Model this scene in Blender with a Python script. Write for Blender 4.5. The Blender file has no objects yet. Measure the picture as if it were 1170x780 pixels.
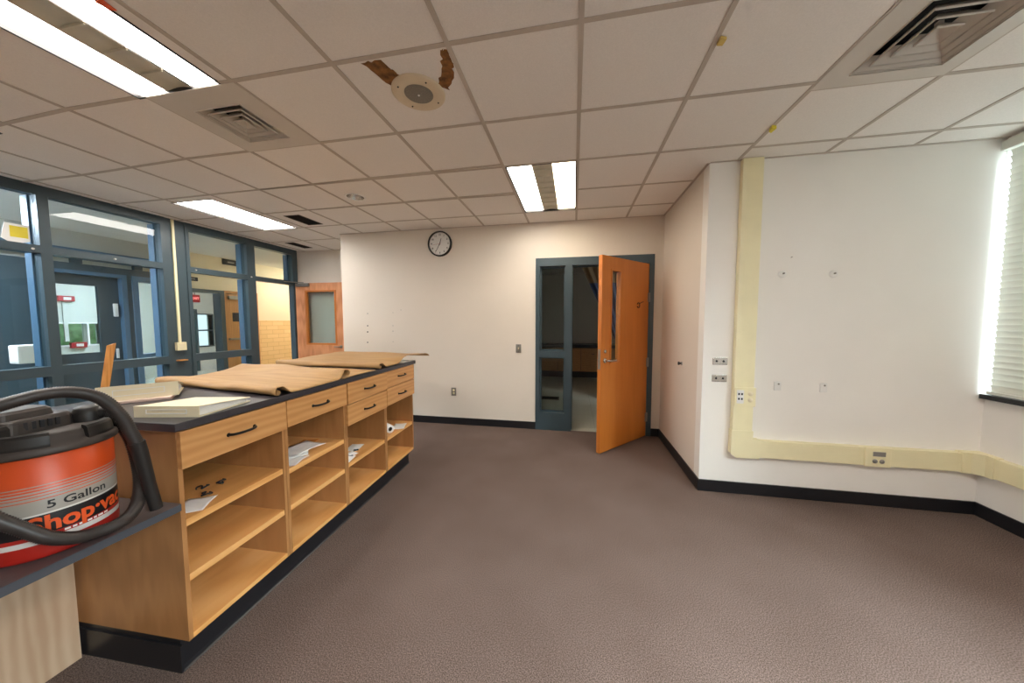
import bpy, bmesh, math, random
from mathutils import Vector, Matrix
random.seed(7)
PI = math.pi
SC = bpy.context.scene
COL = SC.collection
R = math.radians

# ------------------------------------------------------------------ materials
def new_mat(name):
    m = bpy.data.materials.new(name); m.use_nodes = True
    nt = m.node_tree
    return m, nt, nt.nodes['Principled BSDF']

def lin(c):
    f = lambda v: v / 12.92 if v <= .04045 else ((v + .055) / 1.055) ** 2.4
    return tuple(f(v / 255) for v in c) + (1,)

def plain(name, rgb, rough=.5, metal=0, var=.06, scale=6, bump=0, bscale=200, spec=.5, aniso=None):
    """procedural paint / plastic / metal: base colour broken up by soft noise, optional fine bump"""
    m, nt, b = new_mat(name)
    N, L = nt.nodes, nt.links
    tc = N.new('ShaderNodeTexCoord')
    nz = N.new('ShaderNodeTexNoise'); nz.inputs['Scale'].default_value = scale; nz.inputs['Detail'].default_value = 4
    mp = N.new('ShaderNodeMapping')
    if aniso: mp.inputs['Scale'].default_value = aniso
    L.new(tc.outputs['Object'], mp.inputs['Vector']); L.new(mp.outputs['Vector'], nz.inputs['Vector'])
    c = lin(rgb)
    cr = N.new('ShaderNodeValToRGB')
    cr.color_ramp.elements[0].position = .3; cr.color_ramp.elements[1].position = .7
    cr.color_ramp.elements[0].color = tuple(max(0, v * (1 - var)) for v in c[:3]) + (1,)
    cr.color_ramp.elements[1].color = tuple(min(1, v * (1 + var)) for v in c[:3]) + (1,)
    L.new(nz.outputs['Fac'], cr.inputs['Fac']); L.new(cr.outputs['Color'], b.inputs['Base Color'])
    b.inputs['Roughness'].default_value = rough; b.inputs['Metallic'].default_value = metal
    b.inputs['Specular IOR Level'].default_value = spec
    if bump:
        n2 = N.new('ShaderNodeTexNoise'); n2.inputs['Scale'].default_value = bscale; n2.inputs['Detail'].default_value = 3
        L.new(tc.outputs['Object'], n2.inputs['Vector'])
        bp = N.new('ShaderNodeBump'); bp.inputs['Strength'].default_value = bump; bp.inputs['Distance'].default_value = .002
        L.new(n2.outputs['Fac'], bp.inputs['Height']); L.new(bp.outputs['Normal'], b.inputs['Normal'])
    return m

def wood(name, dark, mid, light, scale, rough=.42, wav=5.):
    """grain: noise stretched along one axis + a distorted ring wave"""
    m, nt, b = new_mat(name)
    N, L = nt.nodes, nt.links
    tc = N.new('ShaderNodeTexCoord'); mp = N.new('ShaderNodeMapping'); mp.inputs['Scale'].default_value = scale
    L.new(tc.outputs['Object'], mp.inputs['Vector'])
    n1 = N.new('ShaderNodeTexNoise'); n1.inputs['Scale'].default_value = 3; n1.inputs['Detail'].default_value = 8; n1.inputs['Distortion'].default_value = .8
    w = N.new('ShaderNodeTexWave'); w.wave_type = 'RINGS'; w.inputs['Scale'].default_value = wav; w.inputs['Distortion'].default_value = 6
    w.inputs['Detail'].default_value = 3
    L.new(mp.outputs['Vector'], n1.inputs['Vector']); L.new(mp.outputs['Vector'], w.inputs['Vector'])
    mx = N.new('ShaderNodeMix'); mx.data_type = 'FLOAT'; mx.inputs[0].default_value = .35
    L.new(n1.outputs['Fac'], mx.inputs[2]); L.new(w.outputs['Fac'], mx.inputs[3])
    cr = N.new('ShaderNodeValToRGB')
    e = cr.color_ramp.elements
    e[0].position = .22; e[0].color = lin(dark); e[1].position = .8; e[1].color = lin(light)
    k = e.new(.5); k.color = lin(mid)
    L.new(mx.outputs[0], cr.inputs['Fac']); L.new(cr.outputs['Color'], b.inputs['Base Color'])
    b.inputs['Roughness'].default_value = rough
    return m

def emit(name, rgb, strength):
    m, nt, b = new_mat(name)
    b.inputs['Base Color'].default_value = (.8, .8, .8, 1)
    b.inputs['Emission Color'].default_value = lin(rgb)
    b.inputs['Emission Strength'].default_value = strength
    return m

def glass(name, tint=(235, 242, 242), ior=1.45):
    m = bpy.data.materials.new(name); m.use_nodes = True
    nt = m.node_tree; N, L = nt.nodes, nt.links
    for n in list(N): N.remove(n)
    out = N.new('ShaderNodeOutputMaterial'); mix = N.new('ShaderNodeMixShader')
    tr = N.new('ShaderNodeBsdfTransparent'); tr.inputs['Color'].default_value = lin(tint)
    gl = N.new('ShaderNodeBsdfGlossy'); gl.inputs['Roughness'].default_value = .02
    fr = N.new('ShaderNodeFresnel'); fr.inputs['IOR'].default_value = ior
    ge = N.new('ShaderNodeNewGeometry'); inv = N.new('ShaderNodeMath'); inv.operation = 'SUBTRACT'; inv.inputs[0].default_value = 1
    mu = N.new('ShaderNodeMath'); mu.operation = 'MULTIPLY'
    L.new(ge.outputs['Backfacing'], inv.inputs[1]); L.new(inv.outputs[0], mu.inputs[0]); L.new(fr.outputs['Fac'], mu.inputs[1])
    L.new(mu.outputs[0], mix.inputs['Fac']); L.new(tr.outputs[0], mix.inputs[1]); L.new(gl.outputs[0], mix.inputs[2])
    L.new(mix.outputs[0], out.inputs['Surface'])
    return m

def carpet_mat():
    m, nt, b = new_mat('grey_brown_carpet')
    N, L = nt.nodes, nt.links
    tc = N.new('ShaderNodeTexCoord')
    a = N.new('ShaderNodeTexNoise'); a.inputs['Scale'].default_value = 210; a.inputs['Detail'].default_value = 2
    c = N.new('ShaderNodeTexNoise'); c.inputs['Scale'].default_value = 2.2; c.inputs['Detail'].default_value = 5
    L.new(tc.outputs['Object'], a.inputs['Vector']); L.new(tc.outputs['Object'], c.inputs['Vector'])
    r = N.new('ShaderNodeValToRGB'); e = r.color_ramp.elements
    e[0].position = .36; e[0].color = lin((80, 66, 60)); e[1].position = .64; e[1].color = lin((132, 114, 107))
    L.new(a.outputs['Fac'], r.inputs['Fac'])
    r2 = N.new('ShaderNodeValToRGB'); e = r2.color_ramp.elements
    e[0].position = .3; e[0].color = (.84, .82, .80, 1); e[1].position = .7; e[1].color = (1, 1, 1, 1)
    L.new(c.outputs['Fac'], r2.inputs['Fac'])
    mx = N.new('ShaderNodeMix'); mx.data_type = 'RGBA'; mx.blend_type = 'MULTIPLY'; mx.inputs[0].default_value = 1
    L.new(r.outputs['Color'], mx.inputs[6]); L.new(r2.outputs['Color'], mx.inputs[7])
    L.new(mx.outputs[2], b.inputs['Base Color'])
    b.inputs['Roughness'].default_value = .95; b.inputs['Specular IOR Level'].default_value = .1
    bp = N.new('ShaderNodeBump'); bp.inputs['Strength'].default_value = .15; bp.inputs['Distance'].default_value = .002
    L.new(a.outputs['Fac'], bp.inputs['Height']); L.new(bp.outputs['Normal'], b.inputs['Normal'])
    return m

def tile_mat(name, c1, c2, mortar, axes='YZ', bw=.3, rh=.1, rough=.3, offset=.5, ms=.004):
    m, nt, b = new_mat(name)
    N, L = nt.nodes, nt.links
    tc = N.new('ShaderNodeTexCoord'); sp = N.new('ShaderNodeSeparateXYZ'); cb = N.new('ShaderNodeCombineXYZ')
    L.new(tc.outputs['Object'], sp.inputs[0])
    L.new(sp.outputs[axes[0]], cb.inputs['X']); L.new(sp.outputs[axes[1]], cb.inputs['Y'])
    br = N.new('ShaderNodeTexBrick'); br.offset = offset
    br.inputs['Color1'].default_value = lin(c1); br.inputs['Color2'].default_value = lin(c2); br.inputs['Mortar'].default_value = lin(mortar)
    br.inputs['Scale'].default_value = 1; br.inputs['Mortar Size'].default_value = ms
    br.inputs['Brick Width'].default_value = bw; br.inputs['Row Height'].default_value = rh
    L.new(cb.outputs[0], br.inputs['Vector']); L.new(br.outputs['Color'], b.inputs['Base Color'])
    b.inputs['Roughness'].default_value = rough
    return m

def drum_mat():
    """printed drum: orange top fading through stripes to silver, black name band, white line, red foot"""
    m, nt, b = new_mat('printed_vacuum_drum')
    N, L = nt.nodes, nt.links
    tc = N.new('ShaderNodeTexCoord'); sp = N.new('ShaderNodeSeparateXYZ'); L.new(tc.outputs['Object'], sp.inputs[0])
    mr = N.new('ShaderNodeMapRange'); mr.inputs['From Min'].default_value = 0; mr.inputs['From Max'].default_value = .34
    L.new(sp.outputs['Z'], mr.inputs['Value'])
    cr = N.new('ShaderNodeValToRGB'); cr.color_ramp.interpolation = 'CONSTANT'
    e = cr.color_ramp.elements
    OR, SI, BK, WH, RD = lin((212, 78, 30)), lin((160, 154, 146)), lin((22, 20, 24)), lin((214, 210, 205)), lin((172, 34, 24))
    stops = [(0, RD), (.05, WH), (.066, RD), (.078, BK), (.137, WH), (.143, SI), (.185, OR), (.1875, SI), (.196, OR), (.199, SI), (.2045, OR), (.2085, SI), (.213, OR), (.218, SI), (.221, OR), (.228, SI), (.230, OR)]
    e[0].position = 0; e[0].color = RD
    e[1].position = stops[1][0] / .34; e[1].color = stops[1][1]
    for p, c in stops[2:]:
        k = e.new(p / .34); k.color = c
    L.new(mr.outputs[0], cr.inputs['Fac']); L.new(cr.outputs['Color'], b.inputs['Base Color'])
    b.inputs['Roughness'].default_value = .38
    return m

def paper_mat(name, rgb, rgb2, rough=.6):
    m, nt, b = new_mat(name)
    N, L = nt.nodes, nt.links
    tc = N.new('ShaderNodeTexCoord'); mp = N.new('ShaderNodeMapping'); mp.inputs['Scale'].default_value = (1, 9, 1)
    nz = N.new('ShaderNodeTexNoise'); nz.inputs['Scale'].default_value = 4; nz.inputs['Detail'].default_value = 6
    L.new(tc.outputs['Object'], mp.inputs['Vector']); L.new(mp.outputs['Vector'], nz.inputs['Vector'])
    cr = N.new('ShaderNodeValToRGB'); e = cr.color_ramp.elements
    e[0].position = .3; e[0].color = lin(rgb); e[1].position = .7; e[1].color = lin(rgb2)
    L.new(nz.outputs['Fac'], cr.inputs['Fac']); L.new(cr.outputs['Color'], b.inputs['Base Color'])
    b.inputs['Roughness'].default_value = rough
    bp = N.new('ShaderNodeBump'); bp.inputs['Strength'].default_value = .25; bp.inputs['Distance'].default_value = .01
    L.new(nz.outputs['Fac'], bp.inputs['Height']); L.new(bp.outputs['Normal'], b.inputs['Normal'])
    return m

M = {}
M['wall'] = plain('cream_wall_paint', (227, 216, 203), .55, var=.015, scale=2, bump=.08, bscale=90)
M['wall_white'] = plain('off_white_wall_paint', (244, 240, 234), .55, var=.015, scale=2, bump=.08, bscale=90)
M['hall_wall'] = plain('hall_cream_paint', (236, 220, 190), .6, var=.02, scale=2)
M['grey_wall'] = plain('pale_grey_paint', (205, 203, 194), .6, var=.02, scale=2)
M['ceil'] = plain('acoustic_ceiling_tile', (238, 232, 226), .9, var=.035, scale=160, bump=.5, bscale=260, spec=.1)
M['tbar'] = plain('ceiling_grid_metal', (192, 180, 168), .85, var=.02)
M['carpet'] = carpet_mat()
M['vinyl'] = tile_mat('pale_vinyl_floor', (196, 196, 182), (190, 190, 176), (168, 168, 156), 'XY', .3, .3, .18, 0, .002)
M['base'] = plain('black_rubber_base', (26, 26, 30), .38, var=.1)
M['teal'] = plain('slate_teal_frame_paint', (60, 76, 84), .38, var=.04)
M['blue'] = plain('blue_frame_and_daylit_side', (80, 110, 136), .4, var=.03)  # hall frames; also colours daylight onto the side strips of the glazing
M['glass'] = glass('clear_window_glass')
M['oak'] = wood('orange_door_veneer', (192, 112, 42), (198, 117, 46), (204, 123, 51), (9, 9, .4), .38, .6)
M['pinkoak'] = wood('pink_oak_door_veneer', (196, 128, 84), (214, 146, 100), (224, 158, 112), (6, 6, .5), .42, 2.)
M['hall_oak'] = wood('hall_door_veneer', (170, 118, 70), (188, 134, 82), (200, 148, 94), (6, 6, .5), .42, 2.)
M['maple'] = wood('maple_vertical_shade_darkened', (158, 109, 64), (171, 120, 73), (184, 133, 84), (5, 5, .7), .42, 1.6)  # darkened to put the desk's shade on the end panel into the colour
M['maple_h'] = wood('maple_veneer_horizontal', (190, 133, 78), (202, 146, 90), (211, 158, 102), (5, .7, 5), .4, 1.6)
M['maple_s'] = wood('maple_shelf_veneer', (212, 150, 84), (226, 166, 100), (234, 180, 116), (4, .6, 4), .4, 1.4)
M['ply'] = wood('pale_birch_panel', (182, 150, 122), (192, 162, 134), (203, 175, 148), (3.2, 3.2, .8), .5, 2.6)
M['top'] = plain('charcoal_laminate', (58, 55, 60), .34, var=.08, scale=60)
M['desk'] = plain('grey_brown_laminate_desk', (84, 76, 76), .36, var=.08, scale=60)
M['edge'] = plain('blue_grey_edge_band', (70, 74, 82), .4, var=.04)
M['kraft'] = paper_mat('brown_kraft_paper', (164, 126, 79), (186, 147, 97))
M['white_paper'] = paper_mat('white_paper', (232, 228, 226), (244, 241, 238), .7)
M['cream'] = plain('cream_vinyl_binder', (236, 224, 192), .4, var=.02)
M['pages'] = plain('page_edges', (222, 219, 214), .8, var=.12, scale=30, aniso=(1, 1, 40))
M['pink'] = plain('faded_pink_cover', (206, 180, 168), .6)
M['orange_card'] = plain('orange_card', (222, 146, 66), .6)
M['black'] = plain('black_plastic', (34, 31, 30), .45, var=.12, scale=15, bump=.05)
M['lid'] = plain('dusty_black_plastic', (66, 58, 54), .5, var=.2, scale=12, bump=.08)
M['hose'] = plain('black_ribbed_hose', (52, 46, 44), .42, var=.12, scale=25)
M['drum'] = drum_mat()
M['orange'] = plain('orange_print', (232, 92, 40), .45)
M['dark'] = plain('dark_print', (30, 30, 34), .6)
M['handle'] = plain('black_metal_pull', (22, 20, 20), .32, .3)
M['chrome'] = plain('satin_chrome', (198, 194, 188), .25, .9)
M['steel'] = plain('brushed_steel', (150, 146, 140), .38, .7)
M['ivory'] = plain('ivory_plastic', (240, 230, 190), .42, var=.03)
M['white'] = plain('white_plastic', (236, 234, 230), .4, var=.02)
M['ventwhite'] = plain('white_enamel', (208, 200, 190), .45, var=.02)
M['ventdark'] = plain('dark_duct', (26, 24, 24), .8)
M['ventbrown'] = plain('brown_slot', (72, 60, 46), .7)
M['blind'] = plain('off_white_blind_slat', (226, 226, 216), .45, var=.02)
M['stain'] = plain('brown_water_stain', (132, 88, 44), .9, var=.5, scale=28)
M['speaker'] = plain('cream_speaker_rim', (214, 196, 168), .5, var=.03)
M['grille'] = plain('grey_grille', (132, 126, 116), .6, .2, var=.25, scale=240)
M['yellow'] = plain('yellow_tape', (226, 206, 60), .6)
M['red'] = plain('red_alarm', (176, 34, 40), .45)
M['stick'] = wood('pine_stick', (190, 128, 66), (208, 146, 80), (220, 162, 96), (8, 8, .6), .5, 2.)
M['tilewall'] = tile_mat('yellow_glazed_wall_tile', (240, 208, 156), (234, 200, 146), (206, 172, 122), 'YZ', .3, .098, .25)
M['blocks'] = tile_mat('buff_glazed_block', (206, 202, 178), (200, 196, 172), (180, 176, 154), 'YZ', .4, .2, .3)
M['curtan'] = plain('tan_mesh_curtain', (156, 140, 112), .9, var=.1, scale=50)
M['curblue'] = plain('blue_curtain_cloth', (84, 104, 140), .9, var=.2, scale=20, aniso=(8, 8, .6))
M['leaf'] = plain('green_foliage', (156, 186, 136), .8, var=.4, scale=5)
M['lamp'] = emit('fluorescent_diffuser', (255, 249, 240), 14.5)
M['lampwarm'] = emit('fluorescent_diffuser_warm', (255, 236, 200), 10)
M['lampfill'] = emit('added_fill_diffuser', (255, 250, 244), 30)  # boosted emission for the added lamp over the viewpoint
M['halllamp'] = emit('hall_fluorescent_diffuser', (255, 244, 226), 15)
M['hallfillcool'] = emit('cool_hall_fill_diffuser', (226, 236, 255), 60)  # boosted cool emission standing in for daylight in hall and lobby
M['refl'] = plain('light_reflector_enamel', (206, 198, 178), .35, var=.05)
M['exit'] = emit('red_exit_letters', (255, 70, 80), 1.6)

# ------------------------------------------------------------------ mesh builder
class MB:
    def __init__(s): s.v = []; s.f = []; s.m = []; s.sm = []
    def add(s, vs, fs, mi=0, smooth=False):
        o = len(s.v); s.v += [tuple(v) for v in vs]
        for f in fs: s.f.append([i + o for i in f]); s.m.append(mi); s.sm.append(smooth)
        return s
    def box(s, x0, y0, z0, x1, y1, z1, mi=0):
        x0, x1 = sorted((x0, x1)); y0, y1 = sorted((y0, y1)); z0, z1 = sorted((z0, z1))
        v = [(x0, y0, z0), (x1, y0, z0), (x1, y1, z0), (x0, y1, z0), (x0, y0, z1), (x1, y0, z1), (x1, y1, z1), (x0, y1, z1)]
        return s.add(v, [(0, 3, 2, 1), (4, 5, 6, 7), (0, 1, 5, 4), (1, 2, 6, 5), (2, 3, 7, 6), (3, 0, 4, 7)], mi)
    def bbox(s, b, r=.004, mi=0):
        """bevelled box"""
        bm = bmesh.new(); bmesh.ops.create_cube(bm, size=1)
        x0, y0, z0, x1, y1, z1 = b
        for v in bm.verts: v.co = ((x0 + x1) / 2 + v.co.x * (x1 - x0), (y0 + y1) / 2 + v.co.y * (y1 - y0), (z0 + z1) / 2 + v.co.z * (z1 - z0))
        bmesh.ops.bevel(bm, geom=bm.edges[:] , offset=r, segments=2, affect='EDGES', profile=.6)
        bm.verts.index_update()
        s.add([v.co[:] for v in bm.verts], [[v.index for v in f.verts] for f in bm.faces], mi); bm.free()
        return s
    def tube(s, pts, r, n=10, mi=0, cap=True):
        pts = [Vector(p) for p in pts]; rs = r if isinstance(r, (list, tuple)) else [r] * len(pts)
        t0 = (pts[1] - pts[0]).normalized()
        up = Vector((0, 0, 1)) if abs(t0.z) < .9 else Vector((1, 0, 0))
        nrm = t0.cross(up).normalized(); vs = []
        for i, p in enumerate(pts):
            t = (pts[min(i + 1, len(pts) - 1)] - pts[max(i - 1, 0)]).normalized()
            nrm = (nrm - t * nrm.dot(t)).normalized(); b = t.cross(nrm)
            for k in range(n):
                a = 2 * PI * k / n; vs.append(p + (nrm * math.cos(a) + b * math.sin(a)) * rs[i])
        fs = [[i * n + k, i * n + (k + 1) % n, (i + 1) * n + (k + 1) % n, (i + 1) * n + k] for i in range(len(pts) - 1) for k in range(n)]
        s.add(vs, fs, mi, True)
        if cap:
            L = len(pts) - 1
            s.add([vs[k] for k in range(n)], [list(range(n))[::-1]], mi); s.add([vs[L * n + k] for k in range(n)], [list(range(n))], mi)
        return s
    def lathe(s, prof, n=40, c=(0, 0, 0), axis='z', mi=0, smooth=True):
        """prof: list of (r, h) revolved about an axis through c"""
        vs = []
        for r, h in prof:
            for k in range(n):
                a = 2 * PI * k / n; x, y = r * math.cos(a), r * math.sin(a)
                vs.append({'z': (c[0] + x, c[1] + y, c[2] + h), 'y': (c[0] + x, c[1] + h, c[2] + y), 'x': (c[0] + h, c[1] + x, c[2] + y)}[axis])
        fs = [[i * n + k, i * n + (k + 1) % n, (i + 1) * n + (k + 1) % n, (i + 1) * n + k] for i in range(len(prof) - 1) for k in range(n)]
        return s.add(vs, fs, mi, smooth)
    def poly(s, pts, mi=0):
        return s.add(pts, [list(range(len(pts)))], mi)
    def prism(s, pts, d, mi=0):
        """polygon pts (3D) extruded by vector d"""
        n = len(pts); d = Vector(d); q = [Vector(p) for p in pts]
        return s.add(q + [p + d for p in q], [list(range(n))[::-1], list(range(n, 2 * n))] + [[i, (i + 1) % n, n + (i + 1) % n, n + i] for i in range(n)], mi)
    def grid(s, fn, nu, nv, mi=0, smooth=True):
        vs = [fn(i / nu, j / nv) for j in range(nv + 1) for i in range(nu + 1)]
        return s.add(vs, [[j * (nu + 1) + i, j * (nu + 1) + i + 1, (j + 1) * (nu + 1) + i + 1, (j + 1) * (nu + 1) + i] for j in range(nv) for i in range(nu)], mi, smooth)
    def plate(s, axis, a0, a1, rect, holes, mi=0):
        """slab of thickness a0..a1 along axis, over rect (u0,v0,u1,v1), with rectangular holes"""
        us = sorted({rect[0], rect[2]} | {min(max(h[i], rect[0]), rect[2]) for h in holes for i in (0, 2)})
        vs = sorted({rect[1], rect[3]} | {min(max(h[i], rect[1]), rect[3]) for h in holes for i in (1, 3)})
        for j in range(len(vs) - 1):
            run = None
            for i in range(len(us)):
                solid = False
                if i < len(us) - 1:
                    cu, cv = (us[i] + us[i + 1]) / 2, (vs[j] + vs[j + 1]) / 2
                    solid = not any(h[0] < cu < h[2] and h[1] < cv < h[3] for h in holes)
                if solid and run is None: run = us[i]
                if not solid and run is not None:
                    u0, u1, v0, v1 = run, us[i], vs[j], vs[j + 1]; run = None
                    if axis == 'x': s.box(a0, u0, v0, a1, u1, v1, mi)
                    elif axis == 'y': s.box(u0, a0, v0, u1, a1, v1, mi)
                    else: s.box(u0, v0, a0, u1, v1, a1, mi)
        return s
    def build(s, name, mats, parent=None, loc=None, rz=0, recalc=True):
        me = bpy.data.meshes.new(name); me.from_pydata(s.v, [], s.f)
        if not isinstance(mats, (list, tuple)): mats = [mats]
        for m in mats: me.materials.append(m)
        for p, mi, sm in zip(me.polygons, s.m, s.sm): p.material_index = mi; p.use_smooth = sm
        if recalc:
            bm = bmesh.new(); bm.from_mesh(me); bmesh.ops.recalc_face_normals(bm, faces=bm.faces); bm.to_mesh(me); bm.free()
        o = bpy.data.objects.new(name, me); COL.objects.link(o)
        if parent: o.parent = parent
        if loc: o.location = loc
        o.rotation_euler[2] = rz
        return o

def tag(o, label, cat, group=None):
    o['label'] = label; o['category'] = cat
    if group: o['group'] = group
    return o
def struct(o, label=None, cat=None):
    o['kind'] = 'structure'
    if label: o['label'] = label
    if cat: o['category'] = cat
    return o
def thing(name, label, cat, loc=(0, 0, 0), rz=0, group=None):
    o = bpy.data.objects.new(name, None); COL.objects.link(o); o.empty_display_size = .1
    o.location = loc; o.rotation_euler[2] = rz
    return tag(o, label, cat, group)
def frame(name, label, cat, loc=(0, 0, 0), rz=0):
    o = bpy.data.objects.new(name, None); COL.objects.link(o); o.empty_display_size = .1
    o.location = loc; o.rotation_euler[2] = rz
    return struct(o, label, cat)
def copy_tree(o, parent=None):
    c = o.copy(); COL.objects.link(c)
    if parent: c.parent = parent
    for ch in [x for x in SC.objects if x.parent == o]: copy_tree(ch, c)
    return c
def text_mesh(s, size, mi, mb, fn, extrude=0, offset=0, align='CENTER', sx=1, shear=0):
    """turn lettering into mesh and map its flat points (x, y, depth) through fn into mb"""
    cu = bpy.data.curves.new('lettering', 'FONT'); cu.body = s; cu.size = size; cu.extrude = extrude; cu.offset = offset
    cu.align_x = align; cu.align_y = 'CENTER'; cu.resolution_u = 3; cu.shear = shear
    o = bpy.data.objects.new('lettering', cu); COL.objects.link(o)
    dg = bpy.context.evaluated_depsgraph_get()
    me = bpy.data.meshes.new_from_object(o.evaluated_get(dg))
    mb.add([fn(v.co.x * sx, v.co.y, v.co.z) for v in me.vertices], [list(p.vertices) for p in me.polygons], mi)
    bpy.data.objects.remove(o); bpy.data.curves.remove(cu); bpy.data.meshes.remove(me)
def smooth_path(pts, n=8):
    P = [Vector(p) for p in pts]; out = []
    for i in range(len(P) - 1):
        a, b, c, d = P[max(i - 1, 0)], P[i], P[i + 1], P[min(i + 2, len(P) - 1)]
        for k in range(n):
            t = k / n
            out.append(.5 * ((2 * b) + (c - a) * t + (2 * a - 5 * b + 4 * c - d) * t * t + (3 * b - a - 3 * c + d) * t ** 3))
    return out + [P[-1]]

# ------------------------------------------------------------------ dimensions (metres)
ZC = 2.753                                  # ceiling height
YB, XR, YA, XC, XL = 4.308, 3.0, 2.981, 1.08, -5.0   # back wall, right wall, alcove wall, corner wall, glazed wall
YN = -3.0                                   # wall behind the viewer
YF = 5.19                                   # rear wall behind the open wood door
XH = -7.0                                   # far wall of the hall
GX = [-.5907 + .6096 * i for i in range(-20, 3)] + [1.283, 1.888, 2.445]
GY = [-2.81, -2.2, -1.58, -.96, -.34, .28, .89, 1.50, 2.11, 2.72, 3.31, 3.885]

# ------------------------------------------------------------------ ceiling
L_C = (-.578, 2.725, .012, 3.875)       # lights: x0,y0,x1,y1
L_T = (-2.478, .30, -1.888, 1.515)
L_L = (-4.305, 2.83, -3.765, 3.92)
L_E = (-4.44, .30, -3.85, 1.60)
L_R = (1.297, -.948, 1.876, .268)
V_L = (-2.285, 1.65, -1.95, 2.0)     # diffuser throats
V_R = (1.40, 1.665, 1.80, 2.075)
S_1 = (-3.49, 3.43, -3.27, 3.815)       # slots
S_2 = (-4.66, 4.58, -4.49, 4.98)
D_C, D_R = (-2.236, 3.069), .088        # downlight
hd = (D_C[0] - D_R, D_C[1] - D_R, D_C[0] + D_R, D_C[1] + D_R)
H_1 = (-6.25, 6.3, -5.95, 7.5); H_2 = (-6.3, .9, -5.9, 2.1); H_3 = (-9.5, 4.8, -9.1, 6.0)
holes = [L_C, L_T, L_L, L_E, L_R, V_L, V_R, S_1, S_2, hd]
mb = MB().plate('z', ZC, ZC + .03, (-11.2, YN, XR + .15, 9.2), holes)
# filler ring round the round downlight hole
n = 32
ring = [(D_C[0] + D_R * math.cos(2 * PI * k / n), D_C[1] + D_R * math.sin(2 * PI * k / n), ZC) for k in range(n)]
sq = []
for k in range(n):
    a = 2 * PI * k / n; c_, s_ = math.cos(a), math.sin(a); q = D_R / max(abs(c_), abs(s_))
    sq.append((D_C[0] + q * c_, D_C[1] + q * s_, ZC))
mb.add(ring + sq, [[k, (k + 1) % n, n + (k + 1) % n, n + k] for k in range(n)])
ceil_o = struct(mb.build('ceiling', M['ceil']), 'white acoustic tile ceiling', 'ceiling')
mb = MB()
w_ = .012
def clear_runs(lo, hi, fixed, vert):
    """runs of a grid bar not crossing fixture openings"""
    cuts = []
    for h in holes:
        a0, a1, b0, b1 = (h[0], h[2], h[1], h[3]) if vert else (h[1], h[3], h[0], h[2])
        if a0 - .005 < fixed < a1 + .005: cuts.append((b0, b1))
    cuts.sort(); out = []; p = lo
    for c0, c1 in cuts:
        if c0 > p: out.append((p, c0))
        p = max(p, c1)
    if p < hi: out.append((p, hi))
    return out
for x in GX:
    if x < XL + .05 or x > XR - .02: continue
    for a, b in clear_runs(YN, YB if x > -3.41 else YF, x, True): mb.box(x - w_, a, ZC - .004, x + w_, b, ZC + .003)
for y in GY + [4.49]:
    hi = XR if y < YA - .1 else (XC if y < YB else -3.42)
    for lo_, hi_, dy in ((XL + .03, -3.03, .05 if y < 2.5 else .02), (-3.03, min(hi, 1.283), 0), (1.283, hi, .055)):
        if hi_ <= lo_: continue
        for a, b in clear_runs(lo_, hi_, y + dy, False):
            sk = lambda x: y + (dy * min(1, (-3.03 - x) / 1.2) if lo_ < -3.5 else dy)
            for a_, b_ in ([(a, max(a, -4.23)), (max(a, -4.23), b)] if lo_ < -3.5 else [(a, b)]):
                if b_ - a_ < .001: continue
                mb.prism([(a_, sk(a_) - w_, ZC - .0036), (b_, sk(b_) - w_, ZC - .0036), (b_, sk(b_) + w_, ZC - .0036), (a_, sk(a_) + w_, ZC - .0036)], (0, 0, .0066))
# wall angles
mb.box(-3.41, YB - .02, ZC - .003, XC, YB, ZC + .002).box(XC, YA - .02, ZC - .003, XR, YA, ZC + .002).box(XC - .02, YA, ZC - .003, XC, YB, ZC + .002)
struct(mb.build('trim_1', M['tbar']), 'grey ceiling grid runners', 'trim')

# ------------------------------------------------------------------ floors
struct(MB().box(XL - .1, YN, -.05, XR + .15, YB + .02, 0).box(XL - .1, YB + .02, -.05, -3.41, YF, 0).build('floor', M['carpet']), 'grey brown carpet floor', 'floor')
struct(MB().box(-11.2, YN, -.05, XL - .1, 9.2, -.001).build('floor', M['vinyl']), 'pale hall floor beyond the glazing', 'floor')
struct(MB().box(-3.41, YB + .02, -.05, 2.2, 9.2, -.001).build('floor', M['vinyl']), 'pale vinyl floor of the dark room', 'floor')

# ------------------------------------------------------------------ walls
FX0, FX1, FZ = -.50, .975, 2.29             # door frame outline in back wall
struct(MB().plate('y', YB, YB + .14, (-3.41, 0, XC + .12, ZC), [(FX0, -.1, FX1, FZ)]).build('wall_back', M['wall']), 'cream wall with the clock and the doorway', 'wall')
struct(MB().box(XC, YA + .12, 0, XC + .12, YB, ZC).build('wall_corner', M['wall']), 'tan lit side wall right of the orange door', 'wall')
struct(MB().box(XC, YA, 0, XR + .15, YA + .12, ZC).build('wall_alcove', M['wall_white']), 'white wall with the ivory raceway', 'wall')
WZ0, WZ1 = .925, 2.70
struct(MB().plate('x', XR, XR + .15, (YN, 0, YA, ZC), [(1.10, WZ0, 2.979, WZ1), (-2.4, WZ0, .7, WZ1)]).build('wall_right', M['wall_white']), 'wall below the blinds', 'wall')
struct(MB().box(-5.1, YN - .1, 0, XR + .15, YN, ZC).build('wall_front', M['wall']))
struct(MB().box(-5.1, YF, 0, -3.41, YF + .12, ZC).build('wall_rear', M['wall']), 'cream wall above the far wood door', 'wall')
struct(MB().box(-3.41, YB + .14, 0, -3.29, YF + .12, ZC).build('wall_side', M['wall']))
struct(MB().box(XL - .12, YN, 0, XL, 1.25, ZC).build('wall_left', M['wall']))
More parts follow.
